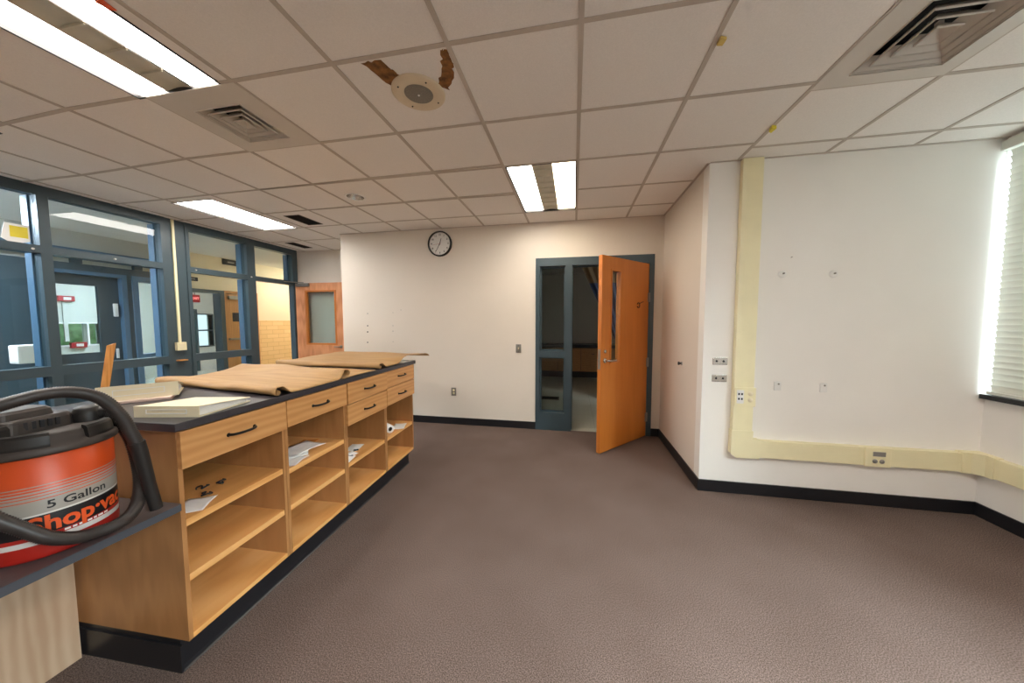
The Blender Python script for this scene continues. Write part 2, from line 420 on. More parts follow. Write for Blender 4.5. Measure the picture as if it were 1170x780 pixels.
# dark room beyond the doorway
struct(MB().box(-3.29, 9.1, 0, 2.2, 9.2, ZC).box(-3.29, YF + .12, 0, -3.2, 9.1, ZC).box(2.1, YB + .14, 0, 2.2, 9.1, ZC).build('wall_beyond', M['grey_wall']), 'wall of the dark room', 'wall')
# hall far wall, its openings and the lobby behind
DO = [(3.10, -.1, 3.93, 2.20), (3.99, .1, 4.66, 2.20), (4.80, -.1, 5.36, 2.06), (5.41, -.1, 6.05, 2.05)]
struct(MB().plate('x', XH - .15, XH, (YN, 0, 4.76, ZC), DO).build('wall_hall_near', M['grey_wall']), 'pale grey hall wall above the slate partition', 'wall')
mb = MB().plate('x', XH - .15, XH, (4.76, 0, 6.10, ZC), DO)
mb.box(XH - .15, 6.10, 1.495, XH, 9.2, ZC)
struct(mb.build('wall_hall', M['hall_wall']), 'cream hall wall seen through the glazing', 'wall')
struct(MB().box(XH - .15, 6.10, 0, XH, 9.2, 1.495).build('wall_hall_tile', M['tilewall']), 'yellow glazed tile lower wall of the hall', 'wall')
LW = [(7.70, .74, 8.10, 1.68), (4.99, .95, 5.70, 1.43)]
struct(MB().plate('x', -11.2, -11.0, (YN, 0, 9.2, ZC), LW + [(7.48, -.1, 7.66, 1.80)]).build('wall_lobby', M['grey_wall']), 'lobby wall with the bright windows', 'wall')
struct(MB().box(-11.2, 9.1, 0, XL - .1, 9.2, ZC).box(-11.2, YN - .1, 0, XL - .1, YN, ZC).build('wall_end', M['hall_wall']), 'end walls of the hall', 'wall')
struct(MB().box(-5.1, YF + .12, 0, XL, 9.1, ZC).build('wall_hall_right', M['hall_wall']))

# baseboards
bh = .098
struct(MB().box(-3.41, YB - .012, 0, FX0, YB, bh).box(FX1, YB - .012, 0, XC, YB, bh).build('baseboard_back', M['base']), 'black base along the clock wall', 'baseboard')
struct(MB().box(XC - .012, YA, 0, XC, YB - .012, bh).build('baseboard_corner', M['base']), 'black base right of the orange door', 'baseboard')
struct(MB().box(XC - .012, YA - .012, 0, XR, YA, bh).build('baseboard_alcove', M['base']), 'black base under the raceway', 'baseboard')
struct(MB().box(XR - .012, YN, 0, XR, YA - .012, bh).build('baseboard_right', M['base']), 'black base under the blinds', 'baseboard')

# ------------------------------------------------------------------ glazed wall (x = -5)
def glazing(name, y0, y1, jl, jr, label, door=False, rails=True):
    fx0, fx1 = XL - .07, XL + .03
    t = frame(name, label, 'window')
    b = MB()
    b.box(fx0, y0, 2.66, fx1, y1, ZC)
    b.box(fx0, y0 + jl, 2.12, fx1, y1 - jr, 2.19)
    b.box(fx0, y0, 0, fx1, y0 + jl, 2.66)
    b.box(fx0, y1 - jr, 0, fx1, y1, 2.66)
    panes = [(2.19, 2.66)]
    if rails:
        b.box(fx0, y0 + jl, .94, fx1, y1 - jr, 1.035); b.box(fx0, y0 + jl, 0, fx1, y1 - jr, .12)
        panes += [(1.035, 2.12), (.12, .94)]
    b.build('frame', M['teal'], t)
    s = MB()    # stops on the hall side, coloured blue for daylight on the frame sides
    for z0, z1 in panes:
        s.box(fx0 - .09, y1 - jr - .012, z0, fx0, y1 - jr + .02, z1)
    s.build('stop', M['blue'], t)['label'] = 'edge strip coloured blue for daylight on the frame side'
    for z0, z1 in panes:
        MB().box(XL - .026, y0 + jl, z0, XL - .020, y1 - jr, z1).build('glass_pane', M['glass'], t)
    return t
glazing('window_1', 1.25, 2.252, .05, .036, 'leftmost glazed bay, with the yellow sticker')
glazing('window_2', 2.252, 3.19, .036, .045, 'wide glazed bay behind the wooden stick')
glazing('window_3', 3.40, 4.30, .04, .10, 'glazed bay between the ivory conduit and the far doorway')
glazing('window_4', 4.30, 5.13, .03, .10, 'doorway bay with glass above, beside the far wood door', rails=False)
struct(MB().box(XL - .07, 3.19, 0, XL + .02, 3.40, ZC).build('trim_2', M['teal']), 'slate teal column between the glazed bays', 'trim')

# things on the glazing
cd = thing('conduit', 'ivory conduit running down the teal column to a box', 'conduit', (XL + .02, 3.27, 0))
MB().bbox((0, -.014, 1.20, .018, .014, ZC - .005), .003).build('channel', M['ivory'], cd)
j = MB().bbox((0, -.052, 1.10, .045, .05, 1.205), .005).build('outlet_box', M['ivory'], cd)
MB().box(.045, -.03, 1.12, .048, .028, 1.185).build('cover', M['cream'], j)
tag(MB().bbox((XL + .018, 3.225, .965, XL + .075, 3.32, .98), .003).build('ledge', M['stick']), 'tiny wooden ledge under the conduit box', 'ledge')
for i, (y, z, lab) in enumerate(((2.172, 2.15, 'white bumper dot on the rail of the leftmost bay'), (2.723, 2.155, 'white bumper dot on the rail above the wooden stick'), (3.50, 2.155, 'white bumper dot on the rail below the first hall sign'), (4.26, 2.165, 'white bumper dot on the mullion beside the far doorway'))):
    tag(MB().lathe([(.0001, .012), (.008, .012), (.011, 0)], 12, (XL + .028, y, z), 'x').build('bumper', M['white']), lab, 'bumper', 'bumper dots on the glazing rails')
st = thing('sticker', 'yellow sticker with a white border on the leftmost upper pane', 'sticker', (XL - .015, 2.105, 2.27))
MB().prism([(0, -.06, .09), (0, .075, .09), (0, .075, -.055), (0, -.02, -.095), (0, -.085, -.05)], (.002, 0, 0)).build('backing', M['white'], st)
MB().box(.002, -.035, -.03, .003, .065, .07).build('panel', M['yellow'], st)
tag(MB().bbox((-5.9, 2.35, 1.02, -5.75, 2.53, 1.22), .02).build('dispenser', M['white']), 'white dispenser beyond the leftmost glazed bay', 'dispenser')

# teal door and sidelight across the hall
dd = frame('door_4', 'teal hall door with a glass lite', 'door', (XH, 0, 0))
MB().plate('x', -.15, .04, (3.10, 0, 3.93, 2.20), [(3.15, -.1, 3.87, 2.15)]).build('frame', M['blue'], dd)
MB().plate('x', -.09, -.045, (3.15, .01, 3.87, 2.15), [(3.20, 1.01, 3.64, 2.0)]).build('leaf', M['teal'], dd)
MB().box(-.07, 3.20, 1.01, -.064, 3.64, 2.0).build('glass_pane', M['glass'], dd)
MB().bbox((-.04, 3.79, 1.55, .0, 3.83, 1.75), .004).box(-.04, 3.79, .9, -.01, 3.81, 1.05).build('hinge', M['white'], dd)
dd = frame('window_5', 'blue framed sidelight across the hall', 'window', (XH, 0, 0))
MB().plate('x', -.15, .05, (3.99, .1, 4.66, 2.20), [(4.06, .17, 4.56, .86), (4.06, .94, 4.56, 2.12)]).build('frame', M['blue'], dd)
MB().box(-.07, 4.06, .94, -.064, 4.56, 2.12).box(-.07, 4.06, .17, -.064, 4.56, .86).build('glass_pane', M['glass'], dd)
struct(MB().plate('x', XH, XH + .03, (0, 0, 4.76, 2.30), [(3.10, -.1, 3.93, 2.20), (3.99, .1, 4.66, 2.20)]).build('trim_8', M['teal']), 'slate partition across the hall', 'trim')
struct(MB().box(XH, 1.0, 2.36, XH + .1, 4.75, 2.50).build('trim_3', M['blue']), 'blue header across the hall', 'trim')
# inner vestibule partition posts
for y in (3.36, 4.02):
    struct(MB().box(XH + .002, y, 2.30, XH + .06, y + .1, 2.36).build('trim_4', M['teal']), 'teal post high up in the hall', 'trim')
# alarm bells seen through that door
for z, lab in ((1.98, 'upper red alarm seen through the teal hall door'), (.95, 'lower red alarm seen through the teal hall door')):
    y = 5.17 if z > 1.5 else 5.30
    a = thing('fire_alarm', lab, 'alarm', (-10.97, y, z), 0, 'red alarms on the lobby wall')
    MB().bbox((-.03, -.12, -.06, .05, .12, .06), .012).build('housing', M['red'], a)
    MB().bbox((.05, -.05, -.03, .058, .06, .03), .003).build('lens', M['white'], a)
tag(MB().box(-11.0, 5.12, 1.04, -10.97, 5.18, 1.92).build('conduit', M['grey_wall']), 'grey conduit between the red alarms', 'conduit')
# hall opening frame, wood door, signs, exit sign
struct(MB().plate('x', -.16, .03, (4.77, 0, 5.39, 2.09), [(4.83, -.1, 5.31, 2.03)]).build('trim_5', M['teal'], None, (XH, 0, 0)), 'dark frame of the hall opening', 'trim')
hw = frame('door_5', 'hall wood door with a dark plaque', 'door', (XH, 0, 0))
MB().box(-.06, 5.42, .01, -.015, 6.03, 2.04).build('leaf', M['hall_oak'], hw)
MB().bbox((-.015, 5.56, 1.47, -.003, 5.77, 1.655), .003).build('plaque', M['dark'], hw)
MB().bbox((-.015, 5.46, 1.085, .03, 5.74, 1.125), .006).build('push_bar', M['steel'], hw)
MB().bbox((-.015, 5.48, 1.93, .03, 5.80, 2.0), .006).build('closer', M['steel'], hw)
struct(MB().plate('x', -.12, .02, (5.395, 0, 6.10, 2.10), [(5.42, -.1, 6.04, 2.05)]).build('trim_6', M['hall_oak'], None, (XH, 0, 0)), 'wood frame of the hall door', 'trim')
for (y0, z0, y1, z1, lab) in ((5.40, 2.63, 5.72, 2.74, 'upper dark hall sign through the glass above the rail'), (4.78, 2.23, 4.94, 2.30, 'small dark hall sign above the hall opening')):
    s_ = thing('hall_sign', lab, 'sign', (XH + .001, (y0 + y1) / 2, (z0 + z1) / 2), 0, 'dark hall signs')
    MB().bbox((0, (y0 - y1) / 2, (z0 - z1) / 2, .02, (y1 - y0) / 2, (z1 - z0) / 2), .003).build('board', M['dark'], s_)
    MB().box(.02, (y0 - y1) / 5, -.012, .0215, (y1 - y0) / 5, .012).build('lettering_strip', M['steel'], s_)
ex = thing('exit_sign', 'red EXIT sign in the lobby beyond the hall opening', 'sign', (-9.0, 6.29, 2.03))
MB().bbox((-.03, -.10, -.09, .0, .10, .09), .008).build('housing', M['red'], ex)
mb = MB(); text_mesh('EXIT', .075, 0, mb, lambda x, y, z: (.002, x, y), offset=.002)
mb.build('lettering', M['exit'], ex, recalc=False)
MB().box(-.02, -.01, .09, -.01, .01, ZC - 2.03).build('stem', M['steel'], ex)
# lobby windows
for i, (y0, z0, y1, z1) in enumerate(LW):
    wf = frame('window_%d' % (6 + i), ['lobby window through the hall opening', 'green view window through the teal hall door'][i], 'window', (-11.0, 0, 0))
    my = (z0 + z1) / 2
    b = MB().plate('x', -.15, .02, (y0 - .03, z0 - .03, y1 + .03, z1 + .03), [(y0, z0, y1, my - .02), (y0, my + .02, y1, z1)] if i == 0 else [(y0, z0, (y0 + y1) / 2 + .12, z1), ((y0 + y1) / 2 + .15, z0, y1, z1)])
    b.build('frame', M['white' if i else 'teal'], wf)
    MB().box(-.1, y0, z0, -.094, y1, z1).build('glass_pane', M['glass'], wf)
struct(MB().plate('x', -.15, .03, (7.44, 0, 7.69, 1.84), [(7.49, .0, 7.65, 1.79)]).build('door_6', M['teal'], None, (-11.0, 0, 0)), 'narrow lobby doorway', 'door')
def bush(u, v):
    a, b = 2 * PI * u, PI * v
    r = 1 + .12 * math.sin(7 * a + 3 * b) + .1 * math.sin(11 * b + 2 * a) + .05 * math.sin(23 * a)
    return (-14.5 + 1.2 * r * math.sin(b) * math.cos(a), 5.2 + 2.4 * r * math.sin(b) * math.sin(a), 1.35 + 1.4 * r * math.cos(b))
tag(MB().grid(bush, 64, 32).build('hedge', M['leaf']), 'green hedge outside the lobby windows', 'hedge')
tag(MB().box(-30, -12, -.9, -11.25, 24, -.5).build('lawn', M['leaf']), 'green lawn outside the lobby windows', 'lawn')
# hall lamps; the two cool ones are added to brighten hall and lobby
for h in (H_1, H_2, H_3):
    t = thing('ceiling_light', {H_1: 'hall wraparound light beyond the far doorway', H_2: 'unseen wraparound light added to brighten the hall beyond the leftmost bay', H_3: 'wraparound light added to brighten the lobby'}[h], 'light', (h[0], h[1], ZC), 0, 'hall ceiling lights')
    w, l = h[2] - h[0], h[3] - h[1]
    MB().box(.04, 0, -.03, w - .04, l, 0).box(0, -.01, -.095, w, 0, 0).box(0, l, -.095, w, l + .01, 0).build('housing', M['white'], t)
    MB().prism([(0, 0, -.03), (w, 0, -.03), (w * .9, 0, -.085), (w * .1, 0, -.085)], (0, l, 0)).build('diffuser', M['halllamp' if h == H_1 else 'hallfillcool'], t)

# ------------------------------------------------------------------ far wood door (open, hinged on the end jamb)
wd = frame('door_2', 'pinkish wood door with a glass lite, standing open left of the clock wall', 'door', (-4.955, 5.10, 0))
MB().plate('y', -.045, 0, (.0, .01, .98, 2.155), [(.22, 1.075, .80, 2.00)]).build('leaf', M['pinkoak'], wd)
MB().plate('y', -.052, .004, (.195, 1.05, .825, 2.025), [(.225, 1.08, .795, 1.995)]).build('lite_frame', M['oak'], wd)
MB().box(.22, -.026, 1.075, .80, -.02, 2.0).build('glass_pane', M['glass'], wd)
hd_ = MB().lathe([(.0001, -.062), (.026, -.06), (.028, -.045)], 20, (.9, 0, 1.02), 'y')
hd_.tube([(.9, -.05, 1.02), (.9, -.085, 1.02), (.86, -.088, 1.02), (.79, -.086, 1.02)], .009, 10).build('lever', M['steel'], wd)
MB().bbox((.04, -.085, 2.095, .30, -.046, 2.15), .005).tube([(.2, -.075, 2.16), (.02, -.12, 2.17), (-.03, -.3, 2.165)], .008, 8).build('closer', M['steel'], wd)

# ------------------------------------------------------------------ door frame with sidelight (back wall)
F0, F1 = -.018, .152
fr = frame('door_1', 'teal door frame with a narrow sidelight', 'door', (0, YB, 0))
b = MB()
b.box(FX0, F0, 0, -.445, F1, FZ).box(-.11, F0, 0, -.025, F1, FZ).box(.915, F0, 0, FX1, F1, FZ).box(-.445, F0, 2.185, -.11, F1, FZ).box(-.025, F0, 2.185, .915, F1, FZ)
b.box(-.445, F0, 0, -.11, F1, .235).box(-.445, F0, .985, -.11, F1, 1.068)
b.build('frame', M['teal'], fr)
b = MB()   # stops round the panes and the doorway
for z0, z1 in ((.235, .985), (1.068, 2.185)): b.plate('y', .05, .085, (-.445, z0, -.11, z1), [(-.425, z0 + .02, -.13, z1 - .02)])
b.box(-.025, .06, 0, -.012, .1, 2.185).box(.902, .06, 0, .915, .1, 2.185).box(-.012, .06, 2.172, .902, .1, 2.185)
b.build('stop', M['teal'], fr)
for z0, z1 in ((.235, .985), (1.068, 2.185)): MB().box(-.445, .064, z0, -.11, .07, z1).build('glass_pane', M['glass'], fr)
for z in (.25, .95, 1.76): MB().box(.906, F0 - .004, z - .057, .93, F0 + .03, z + .057).build('hinge_leaf', M['steel'], fr)

LL = .935
lf = frame('door_3', 'orange veneer door standing open with a slot window', 'door', (.914, YB - .024, 0), math.atan2(-.747, -.665))
MB().plate('y', -.045, 0, (.008, .012, LL, 2.168), [(.60, 1.0, .765, 2.02)]).build('leaf', M['oak'], lf)
b = MB().plate('y', -.051, .006, (.585, .985, .78, 2.035), [(.605, 1.005, .76, 2.015)])
b.build('lite_frame', M['oak'], lf)
MB().box(.60, -.026, 1.0, .765, -.02, 2.02).build('glass_pane', M['glass'], lf)
def lever(side):
    s = 1 if side > 0 else -1; y0 = 0 if side > 0 else -.045
    b = MB().lathe([(.027, y0), (.027, y0 + s * .008), (.022, y0 + s * .011), (.0001, y0 + s * .012)], 24, (.868, 0, 1.035), 'y')
    b.tube(smooth_path([(.868, y0, 1.035), (.868, y0 + s * .045, 1.035), (.85, y0 + s * .058, 1.035), (.80, y0 + s * .058, 1.034), (.735, y0 + s * .055, 1.036)], 5), .0095, 10)
    return b.build('lever', M['chrome'], lf)
lever(1); lever(-1)
MB().lathe([(.02, 0), (.02, .01), (.015, .014), (.0001, .015)], 24, (.868, 0, 1.135), 'y').build('lock_cylinder', M['chrome'], lf)
MB().box(LL, -.038, .94, LL + .002, -.008, 1.16).box(LL, -.03, 1.02, LL + .012, -.014, 1.05).build('latch_plate', M['steel'], lf)
for z in (.25, .95, 1.76):
    MB().tube([(.0, .004, z - .057), (.0, .004, z + .057)], .008, 10).box(.0, -.004, z - .055, .03, .001, z + .055).build('hinge', M['steel'], lf)
b = MB()
b.tube([(.235 + .026 * math.cos(a), .004, 1.655 + .03 * math.sin(a)) for a in [R(20 + 16 * k) for k in range(21)]], .006, 8)
b.tube([(.21, .004, 1.675), (.17, .006, 1.692), (.13, .004, 1.70)], .005, 8)
b.build('hook', plain('dark_brown_hook', (84, 44, 20), .5), lf)['label'] = 'dark brown ring hook'
# (door stop knob on the corner wall)
ds = thing('door_stop', 'small dark knob on the side wall beside the orange door', 'knob', (XC + .003, 3.517, 1.037))
MB().lathe([(.02, 0), (.02, -.006), (.011, -.01)], 20, (0, 0, 0), 'x').build('base_plate', M['steel'], ds)
MB().lathe([(.011, -.01), (.011, -.022), (.017, -.027), (.018, -.037), (.0001, -.041)], 20, (0, 0, 0), 'x').build('knob', M['black'], ds)

# ------------------------------------------------------------------ dark room contents
bc = thing('base_cabinet', 'low wood base cabinet with a black top in the dark room', 'cabinet', (.4, 8.5, 0))
MB().box(-2.4, .05, 0, 1.6, .58, .16).build('toe_kick', M['base'], bc)
MB().box(-2.4, .02, .16, 1.6, .58, .78).build('carcass', M['maple'], bc)
for k in range(6):
    x = -2.0 + .6 * k
    d_ = MB().bbox((x, 0, .18, x + .58, .02, .76), .003).build('door', M['maple_h'], bc)
    MB().tube([(x + .25, -.022, .62), (x + .33, -.022, .62)], .005, 8).build('pull', M['handle'], d_)
MB().bbox((-2.42, -.03, .78, 1.62, .59, .86), .004).build('worktop', M['base'], bc)
def curt(z0, z1):
    def f(u, v):
        z = z0 + (z1 - z0) * v
        xl = .10 + (2.42 - z) * .46
        return (xl + (1.05 - xl) * u, 5.6 + .035 * math.sin(u * 40 + .6 * math.sin(u * 9)) , z)
    return f
ct = thing('curtain', 'tan and blue cubicle curtain in the dark room behind the orange door', 'curtain', (0, 0, 0))
MB().grid(curt(2.1, 2.62), 90, 6).build('mesh_header', M['curtan'], ct)
MB().grid(curt(.9, 2.1), 90, 10).build('drape', M['curblue'], ct)
MB().tube([(-.6, 5.6, 2.64), (2.0, 5.6, 2.64)], .012, 8).build('track', M['steel'], ct)
gr = thing('floor_grille', 'dark floor grille on the pale floor behind the sidelight', 'grille', (-.43, 6.12, 0))
MB().plate('z', 0, .008, (-.17, -.11, .17, .11), [(-.15, -.09, .15, .09)]).build('frame', M['ventbrown'], gr)
b = MB()
for k in range(9): b.box(-.15, -.085 + .02 * k, 0, .15, -.075 + .02 * k, .006)
b.build('slats', M['ventdark'], gr)

# ------------------------------------------------------------------ wall fittings on the clock wall
ck = thing('wall_clock', 'round black rimmed wall clock on the cream wall', 'clock', (-1.836, YB, 2.54))
MB().lathe([(.172, 0), (.174, -.03), (.170, -.042), (.158, -.044), (.154, -.03), (.154, -.02)], 64, axis='y').build('case', M['black'], ck)
fc = MB().lathe([(.0001, -.021), (.156, -.021)], 64, axis='y').build('dial', M['white'], ck)
b = MB()
for k in range(12):
    a = PI / 2 - 2 * PI * k / 12
    text_mesh(str(12 if k == 0 else k), .034, 0, b, lambda x, y, z: (.122 * math.cos(a) + x, -.0215, .122 * math.sin(a) + y), offset=.0008)
for k in range(60):
    a = 2 * PI * k / 60; r0 = .140 if k % 5 else .136
    c_, s_ = math.cos(a), math.sin(a)
    b.add([(r0 * c_ - .0012 * s_, -.0214, r0 * s_ + .0012 * c_), (.149 * c_ - .0012 * s_, -.0214, .149 * s_ + .0012 * c_), (.149 * c_ + .0012 * s_, -.0214, .149 * s_ - .0012 * c_), (r0 * c_ + .0012 * s_, -.0214, r0 * s_ - .0012 * c_)], [(0, 1, 2, 3)])
b.build('numerals', M['dark'], fc, recalc=False)
def hand(ang, l, w, y, name, m):
    a = PI / 2 - R(ang); c_, s_ = math.cos(a), math.sin(a)
    P = lambda r, t: (r * c_ - t * s_, y, r * s_ + t * c_)
    MB().prism([P(-.02, w), P(l, w * .6), P(l, -w * .6), P(-.02, -w)], (0, -.0015, 0)).build(name, m, ck)
hand(17, .075, .005, -.024, 'hour_hand', M['dark']); hand(208, .112, .004, -.027, 'minute_hand', M['dark']); hand(262, .10, .0015, -.030, 'second_hand', M['red'])
def plate_fitting(name, label, cat, x, z, kind):
    t = thing(name, label, cat, (x, YB, z))
    MB().bbox((-.036, -.007, -.058, .036, 0, .058), .003).build('cover_plate', M['steel'], t)
    if kind == 'switch':
        MB().prism([(-.006, -.007, -.012), (.006, -.007, -.012), (.006, -.007, .012), (-.006, -.007, .012)], (0, -.012, .004)).build('toggle', M['ivory'], t)
    else:
        for s in (-1, 1): MB().lathe([(.017, -.0072), (.016, -.010), (.0001, -.0102)], 18, (0, 0, s * .021), 'y').build('socket', M['ivory'], t)
    for s in ((-1, 1) if kind == 'switch' else (0,)): MB().lathe([(.004, -.007), (.003, -.009), (.0001, -.0092)], 10, (0, 0, s * .044), 'y').build('screw', M['dark'], t)
plate_fitting('light_switch', 'steel light switch left of the teal door frame', 'switch', -.732, 1.097, 'switch')
plate_fitting('wall_outlet', 'steel outlet low on the clock wall beside the cabinets', 'outlet', -1.667, .468, 'outlet')
for i, (x, z, r, lab) in enumerate(((-2.996, 1.584, .007, 'left column of anchor holes, topmost'), (-3.002, 1.403, .010, 'left column of anchor holes, second from top'), (-3.005, 1.312, .011, 'left column of anchor holes, third from top'), (-3.010, 1.156, .010, 'left column of anchor holes, lowest'),
      (-2.585, 1.595, .006, 'right column of anchor holes, topmost'), (-2.590, 1.404, .007, 'right column of anchor holes, second from top'), (-2.592, 1.325, .008, 'right column of anchor holes, third from top'), (-2.595, 1.17, .006, 'right column of anchor holes, lowest'), (-2.459, 1.632, .006, 'lone anchor hole right of the two columns of holes'))):
    tag(MB().lathe([(r, 0), (r * .8, -.003), (.0001, -.0035)], 12, (x, YB, z), 'y').build('wall_anchor', M['dark'] if i < 4 else M['steel']), lab + ' on the clock wall', 'anchor', 'wall anchors on the clock wall')

# ------------------------------------------------------------------ alcove wall fittings
rw = thing('cable_raceway', 'ivory surface raceway running down the white wall and along to the window wall', 'raceway', (0, YA, 0))
x0, x1, dp = 1.305, 1.452, .05
MB().bbox((x0, -dp, .49, x1, 0, ZC - .006), .004).box(x0 + .045, -dp - .001, .5, x0 + .047, -dp, ZC - .01).build('vertical_channel', M['ivory'], rw)
MB().bbox((1.50, -dp, .338, 2.86, 0, .482), .004).build('horizontal_channel', M['ivory'], rw)
MB().bbox((XR - dp, -1.9, .338, XR, -.13, .482), .004).build('side_channel', M['ivory'], rw)
b = MB().prism([(x0 - .006, -dp - .005, .36), (x0 + .03, -dp - .005, .330), (1.51, -dp - .005, .330), (1.51, -dp - .005, .489), (x1 + .006, -dp - .005, .489), (x1 + .006, -dp - .005, .56), (x0 - .006, -dp - .005, .56)], (0, dp + .005, 0))
b.build('elbow', M['ivory'], rw)
b = MB().prism([(2.85, 0, .332), (2.85, -dp - .005, .332), (2.905, -dp - .006, .332), (2.944, -dp - .045, .332), (2.945, -.14, .332), (XR, -.14, .332), (XR, 0, .332)], (0, 0, .156))
b.build('corner_elbow', M['ivory'], rw)
p = MB().bbox((1.307, -dp - .012, .765, 1.462, -dp, .922), .004).build('receptacle_cover', M['ivory'], rw)
b = MB().box(1.322, -dp - .016, .79, 1.372, -dp - .012, .90); b.build('data_jack', M['white'], p)
for sx in (-1, 1):
    for z in (.828, .868): MB().box(1.347 + sx * .011 - .006, -dp - .018, z - .008, 1.347 + sx * .011 + .006, -dp - .0155, z + .008).build('jack_opening', M['dark'], p)
for z in (.82, .872): MB().lathe([(.019, -dp - .012), (.018, -dp - .016), (.0001, -dp - .0165)], 20, (1.422, 0, z), 'y').build('socket', M['cream'], p)
p = MB().bbox((2.236, -dp - .012, .334, 2.405, -dp, .486), .004).build('receptacle_cover', M['ivory'], rw)
for xx in (2.30, 2.345): MB().lathe([(.017, -dp - .012), (.016, -dp - .016), (.0001, -dp - .0165)], 20, (xx, 0, .38), 'y').build('socket', M['steel'], p)
MB().box(2.285, -dp - .016, .42, 2.365, -dp - .012, .455).build('data_jack', M['steel'], p)
for z, lab in ((1.128, 'upper steel plate with two screws left of the ivory raceway'), (.983, 'lower steel plate with two screws left of the ivory raceway')):
    t = thing('blank_plate', lab, 'plate', (1.211, YA + .001, z), 0, 'steel plates on the white wall')
    MB().bbox((-.058, -.007, -.03, .058, 0, .03), .004).build('cover_plate', M['chrome'], t)
    for s in (-1, 1):
        MB().lathe([(.009, -.007), (.008, -.0095), (.0001, -.01)], 14, (s * .026, 0, 0), 'y').build('screw', M['dark'], t)
for i, (x, z, lab) in enumerate(((1.640, 1.84, 'upper left white wall mount above the raceway'), (1.991, 1.83, 'upper right white wall mount above the raceway'), (1.642, .938, 'lower left white wall mount beside the raceway sockets'), (1.965, .936, 'lower right white wall mount above the raceway'))):
    t = thing('wall_mount', lab, 'mount', (x, YA, z), 0, 'white wall mounts on the alcove wall')
    if i < 2: MB().lathe([(.030, 0), (.029, -.006), (.018, -.010), (.0001, -.008)], 24, axis='y').build('pad', M['white'], t)
    else: MB().bbox((-.026, -.014, -.042, .026, 0, .034), .008).build('pad', M['white'], t)
    MB().lathe([(.007, -.008), (.007, -.017), (.0001, -.018)], 12, (0.004, 0, .004 if i < 2 else .014), 'y').build('screw', M['steel'], t)
tag(MB().tube([(1.697, YA, 1.969), (1.697, YA - .015, 1.972)], .003, 8).build('nail', M['steel']), 'small nail above the upper left wall mount', 'nail')

# ------------------------------------------------------------------ window with blind (right wall)
wf = frame('window_8', 'window behind the white blind', 'window', (XR, 0, 0))
MB().plate('x', .06, .12, (1.10, WZ0, 2.979, WZ1), [(1.15, WZ0 + .05, 2.0, WZ1 - .05), (2.06, WZ0 + .05, 2.972, WZ1 - .05)]).build('frame', M['white'], wf)
MB().box(.088, 1.12, WZ0 + .03, .094, 2.978, WZ1 - .03).build('glass_pane', M['glass'], wf)
wf = frame('window_9', 'second window of the right wall', 'window', (XR, 0, 0))
MB().plate('x', .06, .12, (-2.4, WZ0, .7, WZ1), [(-2.35, WZ0 + .05, -.88, WZ1 - .05), (-.82, WZ0 + .05, .65, WZ1 - .05)]).build('frame', M['white'], wf)
MB().box(.088, -2.38, WZ0 + .03, .094, .68, WZ1 - .03).build('glass_pane', M['glass'], wf)
struct(MB().bbox((XR - .045, -2.5, WZ0 - .035, XR + .06, 2.972, WZ0), .004).build('trim_7', M['base']), 'black window sill under the blind', 'trim')
bl = thing('window_blind', 'white horizontal slat blind at the right edge', 'blind', (XR, 0, WZ0))
MB().bbox((-.055, 1.11, WZ1 - WZ0 - .045, .03, 2.962, WZ1 - WZ0 + .02), .004).build('headrail', M['blind'], bl)
sl = MB(); k = 0; z = .05; tlt = R(73)
while z < WZ1 - WZ0 - .06:
    c_, s_ = math.cos(tlt) * .025, math.sin(tlt) * .025
    pts = []
    for q in (-1, -.5, 0, .5, 1):
        pts.append((-.012 - c_ * q + .004 * (1 - q * q) * s_ / .025, z + s_ * q + .004 * (1 - q * q)))
    n_ = len(pts)
    vs = [(x, y, zz) for y in (1.13, 2.942) for x, zz in pts] + [(x + .0022, y, zz - .001) for y in (1.13, 2.942) for x, zz in pts]
    fs = [[i, i + 1, n_ + i + 1, n_ + i] for i in range(n_ - 1)] + [[2 * n_ + i, 3 * n_ + i, 3 * n_ + i + 1, 2 * n_ + i + 1] for i in range(n_ - 1)]
    fs += [[0, n_, 3 * n_, 2 * n_], [n_ - 1, 3 * n_ - 1, 4 * n_ - 1, 2 * n_ - 1]]
    sl.add(vs, fs); z += .0435
sl.build('slats', M['blind'], bl)
MB().bbox((-.036, 1.13, .006, .012, 2.942, .026), .004).build('bottom_rail', M['blind'], bl)
b = MB()
for y in (1.5, 2.1, 2.68): b.tube([(-.038, y, .02), (-.038, y, WZ1 - WZ0 - .05)], .0012, 6)
b.build('ladder_cord', M['white'], bl)
MB().tube([(-.045, 2.80, 1.0), (-.045, 2.80, WZ1 - WZ0 - .04)], .004, 8).build('tilt_wand', M['white'], bl)

